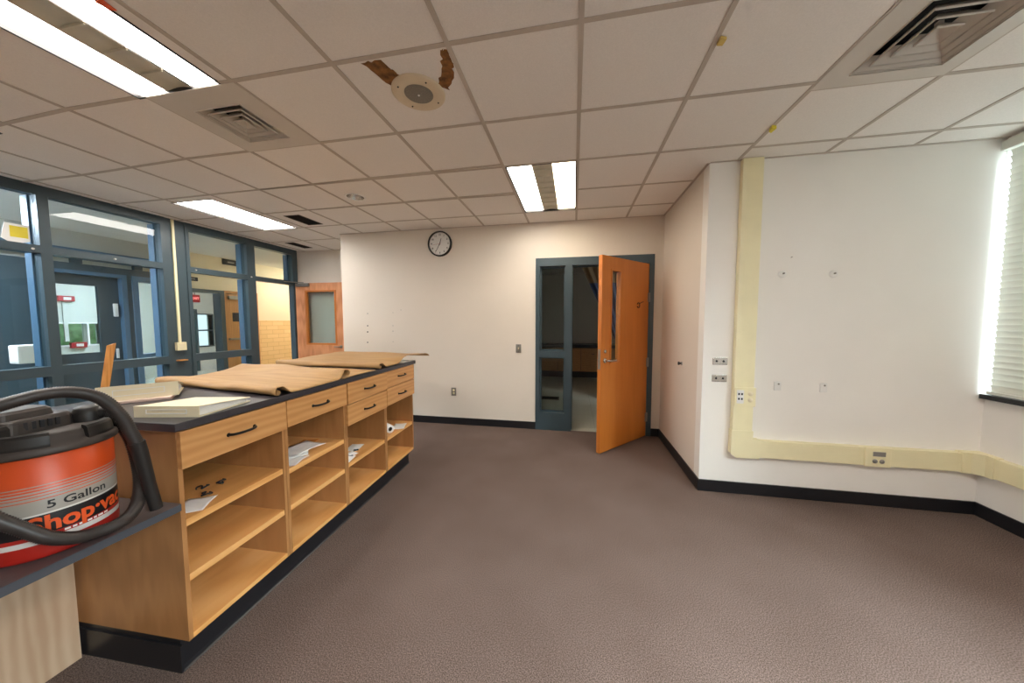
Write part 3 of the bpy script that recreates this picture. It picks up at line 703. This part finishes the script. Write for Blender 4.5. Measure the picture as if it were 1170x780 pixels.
# ------------------------------------------------------------------ ceiling fixtures
def troffer(rc, label, kind):
    t = thing('ceiling_light', label, 'light', (rc[0], rc[1], ZC), 0, 'recessed ceiling lights of the room')
    w, l = rc[2] - rc[0], rc[3] - rc[1]
    h = MB().plate('z', -.004, .13, (0, 0, w, l), [(.012, .012, w - .012, l - .012)]).box(0, 0, .13, w, l, .135).build('housing', M['black'], t)
    if kind == 'flat':
        MB().box(.012, .012, .012, w - .012, l - .012, .02).build('diffuser', M['lamp'], t)
        return t
    a, b_ = w * .37, w * .66
    for k, (p, q) in enumerate(((.012, a), (b_, w - .012))):
        d_ = MB()
        d_.box(p, .012, .014, q, l - .012, .02)
        d_.build('diffuser', M['lampwarm'] if (kind == 'warm' and k == 1) else M['lampfill' if kind == 'fill' else 'lamp'], t)
    c = MB()
    c.grid(lambda u, v: (a + (b_ - a) * u, .012 + (l - .024) * v, .004 + .012 * math.sin(PI * u)), 10, 2)
    c.build('reflector', M['refl'], t)
    for k in range(1, 9):
        y = l * k / 9
        MB().box(a + .01, y - .003, .000, b_ - .01, y + .003, .012).build('cross_blade', M['refl'], t)
    return t
troffer(L_C, 'two strip ceiling light above the orange door', 'warm')
troffer(L_T, 'large ceiling light at the top left corner beside the square diffuser', 'two')
troffer(L_L, 'all white ceiling light near the glazed wall', 'flat')
troffer(L_R, 'unseen ceiling light added above the viewpoint to light the white wall', 'fill')  # added out of view to give the alcove wall its light
troffer(L_E, 'ceiling light just cut off at the left edge', 'two')
tag(MB().prism([(-1.90, 1.04, ZC - .004), (-1.86, 1.035, ZC - .004), (-1.865, 1.085, ZC - .004), (-1.89, 1.075, ZC - .004)], (0, 0, -.004)).build('tape_scrap', M['orange']), 'orange scrap stuck beside the large top left ceiling light', 'tape')

def diffuser(rc, panel, label):
    t = thing('air_diffuser', label, 'vent', ((rc[0] + rc[2]) / 2, (rc[1] + rc[3]) / 2, ZC), 0, 'square ceiling air diffusers')
    cx, cy = t.location[0], t.location[1]
    a, b_ = (rc[2] - rc[0]) / 2, (rc[3] - rc[1]) / 2
    px0, py0, px1, py1 = panel[0] - cx, panel[1] - cy, panel[2] - cx, panel[3] - cy
    pl = MB().plate('z', -.006, .002, (px0, py0, px1, py1), [(-a + .006, -b_ + .006, a - .006, b_ - .006)])
    pl.build('panel', M['ventwhite'], t)
    MB().box(-a, -b_, .10, a, b_, .11).box(-a, -b_, .004, -a + .004, b_, .10).box(a - .004, -b_, .004, a, b_, .10).box(-a, -b_, .004, a, -b_ + .004, .10).box(-a, b_ - .004, .004, a, b_, .10).build('duct', M['ventdark'], t)
    for k in range(4):
        s0 = 1 - .25 * k; s1 = s0 - .24
        o = [(-a * s0, -b_ * s0), (a * s0, -b_ * s0), (a * s0, b_ * s0), (-a * s0, b_ * s0)]
        i_ = [(-a * s1, -b_ * s1), (a * s1, -b_ * s1), (a * s1, b_ * s1), (-a * s1, b_ * s1)]
        zo, zi = -.004, .045
        c = MB()
        c.add([(x, y, zo) for x, y in o] + [(x, y, zi) for x, y in i_] + [(x * .985, y * .985, zo - .008) for x, y in o], [[q, (q + 1) % 4, 4 + (q + 1) % 4, 4 + q] for q in range(4)] + [[q, (q + 1) % 4, 8 + (q + 1) % 4, 8 + q] for q in range(4)])
        c.build('louver_ring', M['ventwhite'], t, recalc=False)
    MB().box(-a * .05, -b_ * .05, .03, a * .05, b_ * .05, .05).build('core', M['ventwhite'], t)
diffuser(V_L, (-2.42, 1.505, -1.81, 2.11), 'square air diffuser beside the large top left ceiling light')
diffuser(V_R, (1.283, 1.56, 1.888, 2.165), 'square air diffuser at the top right corner')
for rc, lab in ((S_1, 'dark slot vent beside the all white ceiling light'), (S_2, 'dark slot vent above the far wood door')):
    t = thing('slot_vent', lab, 'vent', ((rc[0] + rc[2]) / 2, (rc[1] + rc[3]) / 2, ZC), 0, 'dark ceiling slot vents')
    a, b_ = (rc[2] - rc[0]) / 2, (rc[3] - rc[1]) / 2
    MB().plate('z', -.004, .05, (-a, -b_, a, b_), [(-a + .012, -b_ + .012, a - .012, b_ - .012)]).box(-a, -b_, .05, a, b_, .055).build('frame', M['ventbrown'], t)
    b = MB()
    for k in range(7): b.box(-a + .012 + (2 * a - .024) * (k + .5) / 7 - .002, -b_ + .012, .0, -a + .012 + (2 * a - .024) * (k + .5) / 7 + .002, b_ - .012, .02)
    b.build('blades', M['ventdark'], t)

sp = thing('ceiling_speaker', 'round cream ceiling speaker between brown water stains', 'speaker', (-.872, 1.775, ZC))
MB().lathe([(.147, 0), (.147, -.006), (.138, -.012), (.085, -.014), (.079, -.008)], 64).build('rim', M['speaker'], sp)
MB().lathe([(.080, -.008), (.05, -.012), (.012, -.014), (.0001, -.014)], 48).build('grille', M['grille'], sp)
for k in range(4):
    a = PI / 4 + PI / 2 * k; MB().lathe([(.005, -.013), (.004, -.016), (.0001, -.0165)], 10, (.115 * math.cos(a), .115 * math.sin(a), 0)).build('screw', M['dark'], sp)
MB().lathe([(.006, -.014), (.004, -.018), (.0001, -.018)], 10).build('badge', M['white'], sp)
# water stain, a shape of its own on the tile
def blotch(c, zz=ZC - .0012):
    rnd = random.Random(3); pts = []
    n = len(c)
    for i in range(n):
        a, b_ = Vector(c[i]), Vector(c[(i + 1) % n])
        for k in range(5):
            q = a.lerp(b_, k / 5); pts.append((q.x + rnd.uniform(-.008, .008), q.y + rnd.uniform(-.008, .008), zz))
    return pts
b = MB()
b.poly(blotch([(-1.055, 1.525), (-.955, 1.525), (-.925, 1.60), (-.90, 1.67), (-.99, 1.71), (-1.02, 1.64)]))
b.poly(blotch([(-.632, 1.525), (-.608, 1.53), (-.607, 1.62), (-.64, 1.70), (-.70, 1.79), (-.745, 1.73), (-.68, 1.64)]))
ws = b.build('water_stain', M['stain'], ceil_o); ws['label'] = 'brown water stain beside the speaker'

dl = thing('downlight', 'round recessed downlight left of the two strip ceiling light', 'light', (D_C[0], D_C[1], ZC))
MB().lathe([(D_R + .018, 0), (D_R + .016, -.006), (D_R - .002, -.004), (D_R - .004, .0)], 40).build('trim_ring', M['white'], dl)
MB().lathe([(D_R - .004, 0), (D_R - .02, .06), (.04, .10), (.0001, .10)], 40).build('reflector', M['chrome'], dl)
MB().lathe([(.0001, .035), (.022, .042), (.03, .065), (.02, .10)], 24).build('bulb', M['grille'], dl)
tag(MB().prism([(.640, 1.69, ZC - .004), (.668, 1.70, ZC - .004), (.664, 1.735, ZC - .004), (.637, 1.73, ZC - .004)], (0, 0, -.012)).build('tape_scrap', plain('tan_tape', (206, 176, 96), .6)), 'tan tape scrap on the ceiling grid nearest the camera', 'tape')
tag(MB().prism([(1.270, 2.49, ZC - .004), (1.300, 2.50, ZC - .004), (1.295, 2.55, ZC - .004), (1.275, 2.535, ZC - .004)], (0, 0, -.02)).build('tape_scrap', M['yellow']), 'yellow tape scrap hanging from the ceiling grid near the raceway', 'tape')

# ------------------------------------------------------------------ island: open base cabinets (local x = towards the room, local y = along the row)
OI, RI = (-1.55, .983, 0), R(2.0)
ci, si = math.cos(RI), math.sin(RI)
def isl(x, y, z=0): return (OI[0] + ci * x - si * y, OI[1] + si * x + ci * y, z)
PZ = .145
pt = thing('plinth', 'black cove base plinth under the row of maple cabinets', 'plinth', isl(0, 0, 0), RI)
b = MB()
b.prism([(-.05, .004, .145), (-.05, .004, .02), (-.046, .004, .006), (-.038, .004, 0), (-.80, .004, 0), (-.80, .004, .145)], (0, 2.03, 0))
b.build('base_board', M['base'], pt)
b = MB().box(-.80, -.004, 0, -.04, .004, .12); b.build('end_board', M['base'], pt)
DEP = .80; H = 1.033 - PZ
def handle(mb, y, z, l=.125):
    mb.tube(smooth_path([(.016, y - l / 2, z), (.036, y - l / 2 + .008, z), (.046, y - l / 4, z), (.048, y, z), (.046, y + l / 4, z), (.036, y + l / 2 - .008, z), (.016, y + l / 2, z)], 4), .0062, 8)
    for s in (-1, 1): mb.lathe([(.0095, .016), (.0095, .020), (.006, .023)], 12, (0, y + s * l / 2, z), 'x')
    return mb
def cabinet(v0, w, drawers, shelves, label, pulled=0):
    t = thing('open_base_cabinet', label, 'cabinet', isl(0, v0, PZ), RI, 'maple open base cabinets in a row')
    g = .0012; P = .018
    c = MB()
    c.box(-DEP, g, 0, 0, P, H, 0).box(-DEP, w - P, 0, 0, w - g, H, 0)
    c.box(-DEP, P, 0, -DEP + .012, w - P, H, 0)
    c.box(-.10, P, H - .018, 0, w - P, H, 0)
    c.box(-DEP + .012, P, H - .018, -DEP + .1, w - P, H, 0)
    c.build('carcass', M['maple'], t)
    MB().box(-DEP + .012, P, 0, .0, w - P, .022).build('bottom_panel', M['maple_s'], t)
    for zs in shelves: MB().bbox((-DEP + .014, P + .001, zs - PZ - .030, -.004, w - P - .001, zs - PZ), .0015).build('shelf', M['maple_s'], t)
    for i, (z0, z1, hz) in enumerate(drawers):
        d_ = MB()
        px = pulled if i == 0 else 0
        d_.bbox((.001 + px, .003, z0 - PZ, .019 + px, w - .003, z1 - PZ), .0018)
        d_.box(-.55, .032, z0 - PZ + .02, .001 + px, .044, z1 - PZ - .03).box(-.55, w - .044, z0 - PZ + .02, .001 + px, w - .032, z1 - PZ - .03)
        d_.box(-.55, .044, z0 - PZ + .02, .001 + px, w - .044, z0 - PZ + .03).box(-.562, .032, z0 - PZ + .02, -.55, w - .032, z1 - PZ - .03)
        d_ = d_.build('drawer', M['maple_h'], t)
        h = handle(MB(), w / 2, hz - PZ).build('handle', M['handle'], d_); h.location.x = px
    return t
W1, W3 = .505, .523
cabinet(0, W1, [(.874, 1.028, .951)], [.655, .42], 'nearest maple cabinet with one drawer, black clips and a paper on its upper shelf')
cabinet(W1, W1, [(.880, 1.028, .953)], [.635, .42], 'second maple cabinet from the vacuum, one drawer over loose white papers and an orange card')
cabinet(2 * W1, W3, [(.878, 1.030, .953), (.722, .872, .795)], [.44], 'two drawer maple cabinet with white hardware packets on its shelf', .006)
cabinet(2 * W1 + W3, W3, [(.886, 1.030, .962), (.728, .880, .797)], [.44], 'farthest maple cabinet with two drawers over a white paper roll')
IL = 2 * W1 + 2 * W3
tag(MB().bbox((-.85, -.018, 1.034, .028, IL + .02, 1.067), .003).build('countertop', M['top'], None, isl(0, 0, 0), RI), 'charcoal countertop along the row of maple cabinets under the kraft paper', 'countertop')
# orange hardwood rail strip seen at the end panel under the top
# ---- low desk
dk = thing('low_desk', 'low dark desk top carrying the vacuum, joined to the near end of the cabinets', 'desk', (0, 0, 0))
MB().prism([(-2.45, -.55, .712), (-1.533, -.55, .712), isl(.017, -.006, .712), isl(-.9, -.006, .712)], (0, 0, .028)).build('desktop', M['desk'], dk)
MB().box(-1.5335, -.55, .712, -1.531, .974, .739).build('edge_band', M['edge'], dk)
MB().box(-2.12, -.45, 0, -2.10, .948, .712).build('modesty_panel', M['ply'], dk)['label'] = 'pale plywood panel under the desk top'
MB().box(-2.45, -.5, 0, -1.60, -.48, .712).build('end_panel', M['ply'], dk)

# ---- papers & objects in the cabinets
TOPZ = 1.0672
def on_isl(o): o.location = isl(0, 0, 0); o.rotation_euler[2] = RI; return o
def sheet(x, y, z, w, l, rot, curl=.004, name='paper_sheet', m='white_paper'):
    c_, s_ = math.cos(rot), math.sin(rot)
    def f(u, v):
        p, q = (u - .5) * w, (v - .5) * l
        return (x + p * c_ - q * s_, y + p * s_ + q * c_, z + curl * (2 * u - 1) ** 2 + .5 * curl * (1 - math.cos(2 * PI * v)) * u + .0004)
    o = on_isl(MB().grid(f, 8, 8).build(name, M[m]))
    s = o.modifiers.new('thick', 'SOLIDIFY'); s.thickness = .0008; s.offset = 1
    return o
s1, s2 = .655, .635
tag(sheet(-.085, .115, s1, .11, .13, .5, .003), 'small white paper on the upper shelf of the nearest cabinet', 'paper')
for i, (x, y, a, lab) in enumerate(((-.13, .175, .4, 'black wire clip nearest the small white paper'), (-.20, .23, 1.2, 'middle black wire clip on the nearest upper shelf'), (-.19, .29, -.5, 'black wire clip deepest along the nearest upper shelf'))):
    b = MB()
    for k in range(2):
        q = a + k * 1.3
        b.tube(smooth_path([(x, y, s1 + .005), (x + .02 * math.cos(q), y + .02 * math.sin(q), s1 + .012), (x + .036 * math.cos(q + .5), y + .036 * math.sin(q + .5), s1 + .006), (x + .022 * math.cos(q + 1.1), y + .036 * math.sin(q + .9), s1 + .006)], 5), .0036, 8)
    tag(on_isl(b.build('wire_clip', M['dark'])), lab, 'clip', 'black clips on the shelf')
for i, (x, y, z, w, l, a, lab) in enumerate(((-.065, W1 + .112, 0, .12, .14, .2, 'white paper at the front left of the second cabinet shelf'), (-.15, W1 + .195, .009, .18, .19, .7, 'creased white paper under the top sheet of the second cabinet shelf'), (-.12, W1 + .245, .022, .17, .21, -.15, 'topmost white sheet of the second cabinet shelf'))):
    tag(sheet(x, y, s2 + z, w, l, a, .006), lab, 'paper', 'white papers on the second cabinet shelf')
tag(sheet(-.20, W1 + .37, s2, .10, .16, .3, .004, 'card', 'orange_card'), 'orange card behind the white papers in the second cabinet', 'card')
v3 = 2 * W1
for i, (x, y, w, l, a, h, lab) in enumerate(((-.07, v3 + .092, .09, .12, .2, .012, 'white hardware packet at the front of the two drawer cabinet shelf'), (-.18, v3 + .125, .11, .13, .5, .05, 'tall grey plastic packet standing at the back of the shelf packets'), (-.10, v3 + .17, .08, .10, -.3, .012, 'small white packet beside the black screws'), (-.15, v3 + .30, .10, .15, .2, .005, 'flat white packet at the far side of the shelf packets'))):
    def f(u, v, x=x, y=y, w=w, l=l, a=a, h=h):
        p, q = (u - .5) * w, (v - .5) * l
        zz = h * (math.sin(PI * u) * math.sin(PI * v)) ** .6 * (1 + .25 * math.sin(9 * u + 5 * v))
        return (x + p * math.cos(a) - q * math.sin(a), y + p * math.sin(a) + q * math.cos(a), .4405 + zz)
    t = MB().grid(f, 14, 14); t.grid(lambda u, v: Vector(f(u, v)) * 1 - Vector((0, 0, f(u, v)[2] - .4402)), 2, 2)
    pk = tag(on_isl(t.build('hardware_packet', M['white_paper'])), lab, 'packet', 'packets on the two drawer cabinet shelf')
for x, y, lab in ((-.075, v3 + .125, 'black screw piece between the front hardware packets'), (-.105, v3 + .235, 'black screw piece before the flat far packet')):
    tag(on_isl(MB().tube([(x, y, .446), (x + .02, y + .022, .446)], .006, 8).lathe([(.009, -.003), (.009, .003)], 12, (x, y, .446), 'x').build('screw', M['dark'])), lab, 'screw')
pr = thing('paper_roll', 'white paper roll with a dark core in the farthest cabinet', 'roll', isl(-.12, v3 + W3 + .20, .4405), RI)
b = MB().lathe([(.019, -.10), (.036, -.10), (.036, .10), (.019, .10)], 32, (0, 0, .036), 'y').build('paper_wrap', M['white_paper'], pr)
MB().lathe([(.0001, -.094), (.019, -.094), (.019, .094)], 24, (0, 0, .036), 'y').build('core', M['ventbrown'], pr)
pr.rotation_euler[2] = RI - 2.2
tag(sheet(-.05, v3 + W3 + .33, .4402, .11, .17, .3, .004), 'white paper beside the roll in the farthest cabinet', 'paper')

# ---- binders
def binder(label, loc, rz, L_, D_, h0, h1, pages_side):
    t = thing('ring_binder', label, 'binder', loc, rz, 'cream binders on the countertop')
    # local x along spine, local y away from the spine
    b = MB()
    b.prism([(0, 0, 0), (0, D_, 0), (0, D_, .003), (0, .003, .003), (0, .003, h0 - .003), (0, D_, h1 - .003), (0, D_, h1), (0, 0, h0)], (L_, 0, 0))
    b.build('cover', M['cream'], t)
    c = MB(); c.prism([(.008, .012, .004), (.008, D_ - .015, .004), (.008, D_ - .015, h1 - .0055), (.008, .012, h0 - .006)], (L_ - .016, 0, 0))
    c.build('pages', M['pages'], t)
    q = MB().plate('y', -.0012, 0, (.05, h0 * .3, L_ - .05, h0 * .72), [(.053, h0 * .3 + .003, L_ - .053, h0 * .72 - .003)])
    q.build('label_holder', M['white'], t)
binder('front cream ring binder with its page edges facing the cabinets', isl(-.245, .030, TOPZ), RI + math.atan2(.045, .26), .268, .27, .047, .022, 1)
bk = tag(MB().bbox((0, .0, 0, .25, .20, .012), .002).build('booklet', M['pink'], None, isl(-.655, .145, TOPZ), RI + math.atan2(.2, .2)), 'thin pink booklet under the rear binder', 'booklet')
binder('rear cream ring binder lying on the pink booklet beside the vacuum', isl(-.668, .155, TOPZ + .0122), RI + math.atan2(.215, .18), .275, .25, .074, .026, 1)

# ---- kraft paper
def kraft(prof, x0, x1, slope, label, wob=.004, lift=None, nx=28, press=None):
    pts = smooth_path([(0, v, z) for v, z in prof], 5)
    nv = len(pts) - 1
    rnd = random.Random(len(prof))
    ph = [rnd.uniform(0, 6) for _ in range(4)]
    def f(u, w):
        i = min(int(round(w * nv)), nv); p = pts[i]; x = x0 + (x1 - x0) * u
        dv = slope * -x + .012 * math.sin(5 * u + ph[0])
        z = p.z + wob * (math.sin(7 * u + 6 * w + ph[1]) + .6 * math.sin(13 * u - 9 * w + ph[2])) * min(1, p.z / .02)
        if lift: z += lift(x, p.y)
        if press: z *= press(x, p.y)
        return (x, p.y + dv, TOPZ + max(z, .0015))
    o = on_isl(MB().grid(f, nx, nv).build('kraft_paper', M['kraft'], recalc=False))
    s = o.modifiers.new('thick', 'SOLIDIFY'); s.thickness = .0016; s.offset = 0
    return tag(o, label, 'paper', 'brown kraft paper sheets on the countertop')
def coil(cv, cz, r, a0, a1, n=9, grow=0):
    return [(cv + (r + grow * k) * math.cos(R(a0 + (a1 - a0) * k / n)), cz + (r + grow * k) * math.sin(R(a0 + (a1 - a0) * k / n))) for k in range(n + 1)]
kraft(coil(.465, .023, .012, 60, -270, 10, .0009) + [(.505, .043), (.55, .036), (.62, .022), (.70, .020), (.78, .024), (.86, .030), (.93, .044), (.985, .060), (1.025, .064), (1.05, .052), (1.052, .034), (1.03, .024), (1.01, .032)], .026, -1.02, .16, 'nearest kraft paper sheet, curled in a roll behind the binders', .005,
      press=lambda x, v: 1 - (1 - min(1, .12 + max(0, .03 - x) / .30)) * max(0, min(1, (v - .50) / .05)) * max(0, min(1, (1.0 - v) / .05)))
kraft([(.99, .004), (1.05, .006), (1.15, .008), (1.24, .006), (1.32, .008), (1.38, .004)], .026, -.62, .1, 'small flat kraft sheet between the two large kraft sheets', .0015)
kraft(coil(1.43, .024, .013, 60, -270, 10, .0009) + [(1.47, .044), (1.56, .036), (1.68, .036), (1.80, .042), (1.95, .046), (2.08, .046), (2.20, .050), (2.32, .046), (2.40, .030), (2.43, .010)], .022, -1.05, .10, 'farthest kraft sheet hanging past the end of the countertop', .004,
      lift=lambda x, v: .020 * math.exp(-((v - 1.93) / .14) ** 2) * max(0, 1 + (x - .02) / .25),
      press=lambda x, v: 1 - (1 - min(1, .25 + max(0, .03 - x) / .30)) * max(0, min(1, (v - 1.47) / .05)) * max(0, min(1, (1.82 - v) / .08)))
kraft([(1.08, .006), (1.15, .016), (1.22, .022), (1.29, .014), (1.33, .006)], -.68, -1.02, .12, 'kraft scrap lying across the back of the countertop', .004)
def crum(u, v):
    x = .024 - .14 * u; y = 1.83 + .20 * v
    return (x, y, TOPZ + .003 + .010 * (math.sin(23 * v + 5 * u) * math.sin(11 * u + 17 * v)) ** 2 * math.sin(PI * v))
tag(on_isl(MB().grid(crum, 16, 40).build('crumpled_plastic', M['pages'])), 'crumpled pale plastic tucked under the farthest kraft sheet', 'plastic')

# ---- wooden stick leaning behind the island
tag(MB().prism([(-2.462, 1.290, 1.338), (-2.444, 1.296, 1.342), (-2.456, 1.324, 1.350), (-2.474, 1.318, 1.346)], (-.02, -.205, -1.338)).build('wooden_stick', M['stick']), 'wooden stick leaning behind the countertop in front of the glazing', 'stick')

# ------------------------------------------------------------------ shop vacuum on the low desk
VC = (-1.715, .732, .7402)
vc = thing('shop_vacuum', 'red and black canister vacuum with a looped hose on the low desk', 'vacuum', VC)
DR = .1475
dr = MB().lathe([(.0001, .0), (.135, .0), (.144, .005), (.146, .012), (DR, .02), (DR, .33), (.140, .335)], 96).build('drum', M['drum'], vc)
def on_drum(a0, zc, rr=DR + .0006):
    return lambda x, y, d: (rr * math.cos(R(a0) + x / rr), rr * math.sin(R(a0) + x / rr), zc + y)
b = MB(); text_mesh('5 Gallon', .034, 0, b, on_drum(1.5, .165), sx=1.15, offset=.0006); b.build('capacity_print', M['dark'], dr, recalc=False)
b = MB(); text_mesh('Shop\u00b7vac', .068, 0, b, on_drum(7, .106, DR + .0008), sx=.98, offset=.0022); b.build('name_print', M['orange'], dr, recalc=False)
b = MB(); pf = on_drum(8, .0725); q_ = -.055      # line of print too small to read: a row of short strokes
for l_ in (.012, .009, .015, .011, .008, .014, .012):
    b.grid(lambda u, v: pf(q_ + l_ * u, -.003 + .006 * v, 0), 3, 1); q_ += l_ + .004
b.build('small_print', M['white'], dr, recalc=False)
MB().lathe([(.148, .318), (.158, .320), (.160, .328), (.157, .342), (.140, .350), (.136, .372), (.128, .380), (.0001, .382)], 96).build('lid', M['lid'], vc)
# lid latches / vents
for a in (-38, 32, 150):
    q = MB(); m_ = 14
    pr_ = [(.128, .348), (.151, .342), (.152, .352), (.148, .378), (.142, .386), (.130, .388)]
    vs = [(rr * math.cos(R(a - 20 + 40 * k / m_)), rr * math.sin(R(a - 20 + 40 * k / m_)), zz) for k in range(m_ + 1) for rr, zz in pr_]
    n_ = len(pr_)
    q.add(vs, [[k * n_ + e, k * n_ + (e + 1) % n_, (k + 1) * n_ + (e + 1) % n_, (k + 1) * n_ + e] for k in range(m_) for e in range(n_)] + [list(range(n_)), [m_ * n_ + e for e in range(n_)][::-1]], 0)
    q.build('lid_clamp', M['black'], vc)
# motor housing: stepped rounded block
def rr_box(mb, cx, cy, hx, hy, z0, z1, rad, taper=.9, rot=0):
    ring = []
    for sx, sy, a0 in ((1, 1, 0), (-1, 1, 90), (-1, -1, 180), (1, -1, 270)):
        for k in range(6):
            a = R(a0 + 90 * k / 5); ring.append((sx * (hx - rad) + rad * math.cos(a), sy * (hy - rad) + rad * math.sin(a)))
    n = len(ring); lv = [(z0, 1), (z0 + (z1 - z0) * .75, 1 - (1 - taper) * .5), (z1 - .004, taper), (z1, taper - .05)]
    vs = [(cx + (x * math.cos(rot) - y * math.sin(rot)) * s, cy + (x * math.sin(rot) + y * math.cos(rot)) * s, z) for z, s in lv for x, y in ring]
    fs = [[i * n + k, i * n + (k + 1) % n, (i + 1) * n + (k + 1) % n, (i + 1) * n + k] for i in range(3) for k in range(n)]
    mb.add(vs, fs, 0, False); mb.add(vs[3 * n:], [list(range(n))]); return mb
mh = rr_box(MB(), -.012, -.03, .072, .082, .378, .425, .03, .93, .15)
rr_box(mh, -.02, -.045, .060, .062, .42, .452, .022, .88, .15)
mh = mh.build('motor_housing', M['lid'], vc)
q = MB()
for k in range(6): q.box(.058, -.075 + .016 * k, .392, .0635, -.067 + .016 * k, .416)
q.build('vent_slot', M['dark'], mh)
rr_box(MB(), .03, -.108, .04, .026, .378, .415, .012, .9, .2).build('switch_block', M['black'], vc)
# hose inlet
hp = MB().lathe([(.036, .378), (.036, .408), (.030, .425), (.018, .432), (.0001, .434)], 32, (.035, .088, 0))
hp.tube([(.035, .088, .405), (.06, .12, .40)], .025, 20).build('inlet_elbow', M['black'], vc)
# hose (local coordinates relative to the vacuum)
hpts = [(-1.668, .848, 1.142), (-1.650, .880, 1.095), (-1.636, .900, 1.03), (-1.622, .908, .93), (-1.595, .895, .85), (-1.553, .855, .795), (-1.527, .800, .775), (-1.532, .745, .776), (-1.535, .700, .788), (-1.546, .655, .818), (-1.566, .622, .861), (-1.595, .585, .915),
        (-1.64, .535, 1.00), (-1.675, .50, 1.09), (-1.68, .53, 1.18), (-1.645, .600, 1.213), (-1.635, .650, 1.228), (-1.622, .705, 1.240), (-1.606, .758, 1.235), (-1.585, .805, 1.205), (-1.568, .840, 1.140), (-1.556, .862, 1.06), (-1.550, .872, 1.01)]
sm = smooth_path(hpts, 22)
loc = [(p.x - VC[0], p.y - VC[1], p.z - VC[2]) for p in sm]
rad = [.0185 + .0013 * (1 if (i // 1) % 2 else -1) for i in range(len(loc))]
hs = MB().tube(loc, rad, 16).build('hose', M['hose'], vc)
wp = [(-1.551, .869, 1.03), (-1.549, .876, .99), (-1.546, .893, .86), (-1.544, .907, .762)]
MB().tube([(a - VC[0], b_ - VC[1], c - VC[2]) for a, b_, c in wp], [.0225, .0215, .0185, .0185], 20).build('wand', M['black'], hs)
cp = smooth_path([(-1.650, .615, 1.135), (-1.60, .59, 1.125), (-1.578, .585, 1.09), (-1.575, .578, 1.02), (-1.572, .566, .95), (-1.60, .52, .86), (-1.70, .45, .78), (-1.85, .42, .748)], 8)
MB().tube([(p.x - VC[0], p.y - VC[1], p.z - VC[2]) for p in cp], .0045, 8).build('power_cord', M['black'], vc)
# debris on the desk behind the vacuum
tag(MB().tube(smooth_path([(-1.62, .958, .748), (-1.66, .948, .762), (-1.70, .955, .75), (-1.73, .945, .765), (-1.70, .935, .752)], 5), .006, 8).build('twig', plain('brown_twig', (116, 78, 36), .8)), 'brown twig on the desk between the vacuum and the end panel', 'twig')

# ------------------------------------------------------------------ lights
def area(name, loc, rot, sx, sy, power, rgb):
    l = bpy.data.lights.new(name, 'AREA'); l.shape = 'RECTANGLE'; l.size = sx; l.size_y = sy; l.energy = power; l.color = rgb
    o = bpy.data.objects.new(name, l); COL.objects.link(o); o.location = loc; o.rotation_euler = rot
    return o
def aim(o, to):
    o.rotation_euler = (Vector(to) - o.location).to_track_quat('-Z', 'Y').to_euler()
# open sky above the trees outside the right wall windows
aim(area('daylight', (5.8, -1.5, 4.9), (0, 0, 0), 3.4, 3.4, 2050, (.90, .96, 1)), (1.8, 1.3, .2))
area('daylight', (XR + .40, 2.05, 1.85), (0, R(90), 0), 1.75, 1.8, 20, (.88, .95, 1))         # bright haze outside the blind

w = bpy.data.worlds.new('sky'); SC.world = w; w.use_nodes = True
nt = w.node_tree; bg = nt.nodes['Background']
sky = nt.nodes.new('ShaderNodeTexSky'); sky.sky_type = 'HOSEK_WILKIE'; sky.turbidity = 6; sky.sun_direction = (.3, -.6, .7)
mx = nt.nodes.new('ShaderNodeMix'); mx.data_type = 'RGBA'; mx.inputs[0].default_value = .6; mx.inputs[7].default_value = (.9, .95, 1, 1)
nt.links.new(sky.outputs[0], mx.inputs[6]); nt.links.new(mx.outputs[2], bg.inputs['Color'])
bg.inputs['Strength'].default_value = 1.6

# ------------------------------------------------------------------ camera
cam = bpy.data.cameras.new('camera'); cam.sensor_width = 36; cam.lens = 368.958 * 36 / 1170; cam.clip_start = .02; cam.clip_end = 200
co = bpy.data.objects.new('camera', cam); COL.objects.link(co)
yaw, pitch, roll = .188630, -.0622674, -.0016413
f = Vector((-math.sin(yaw) * math.cos(pitch), math.cos(yaw) * math.cos(pitch), math.sin(pitch)))
r0 = Vector((math.cos(yaw), math.sin(yaw), 0)); u0 = r0.cross(f)
rt = r0 * math.cos(roll) + u0 * math.sin(roll); up = u0 * math.cos(roll) - r0 * math.sin(roll)
co.matrix_world = Matrix(((rt.x, up.x, -f.x, 0), (rt.y, up.y, -f.y, 0), (rt.z, up.z, -f.z, 1.4646), (0, 0, 0, 1)))
SC.camera = co
SC.view_settings.view_transform = 'Standard'; SC.view_settings.look = 'None'; SC.view_settings.gamma = 1
SC.view_settings.use_curve_mapping = False; SC.view_settings.exposure = .80
SC.cycles.max_bounces = 10; SC.cycles.diffuse_bounces = 5; SC.cycles.transparent_max_bounces = 16
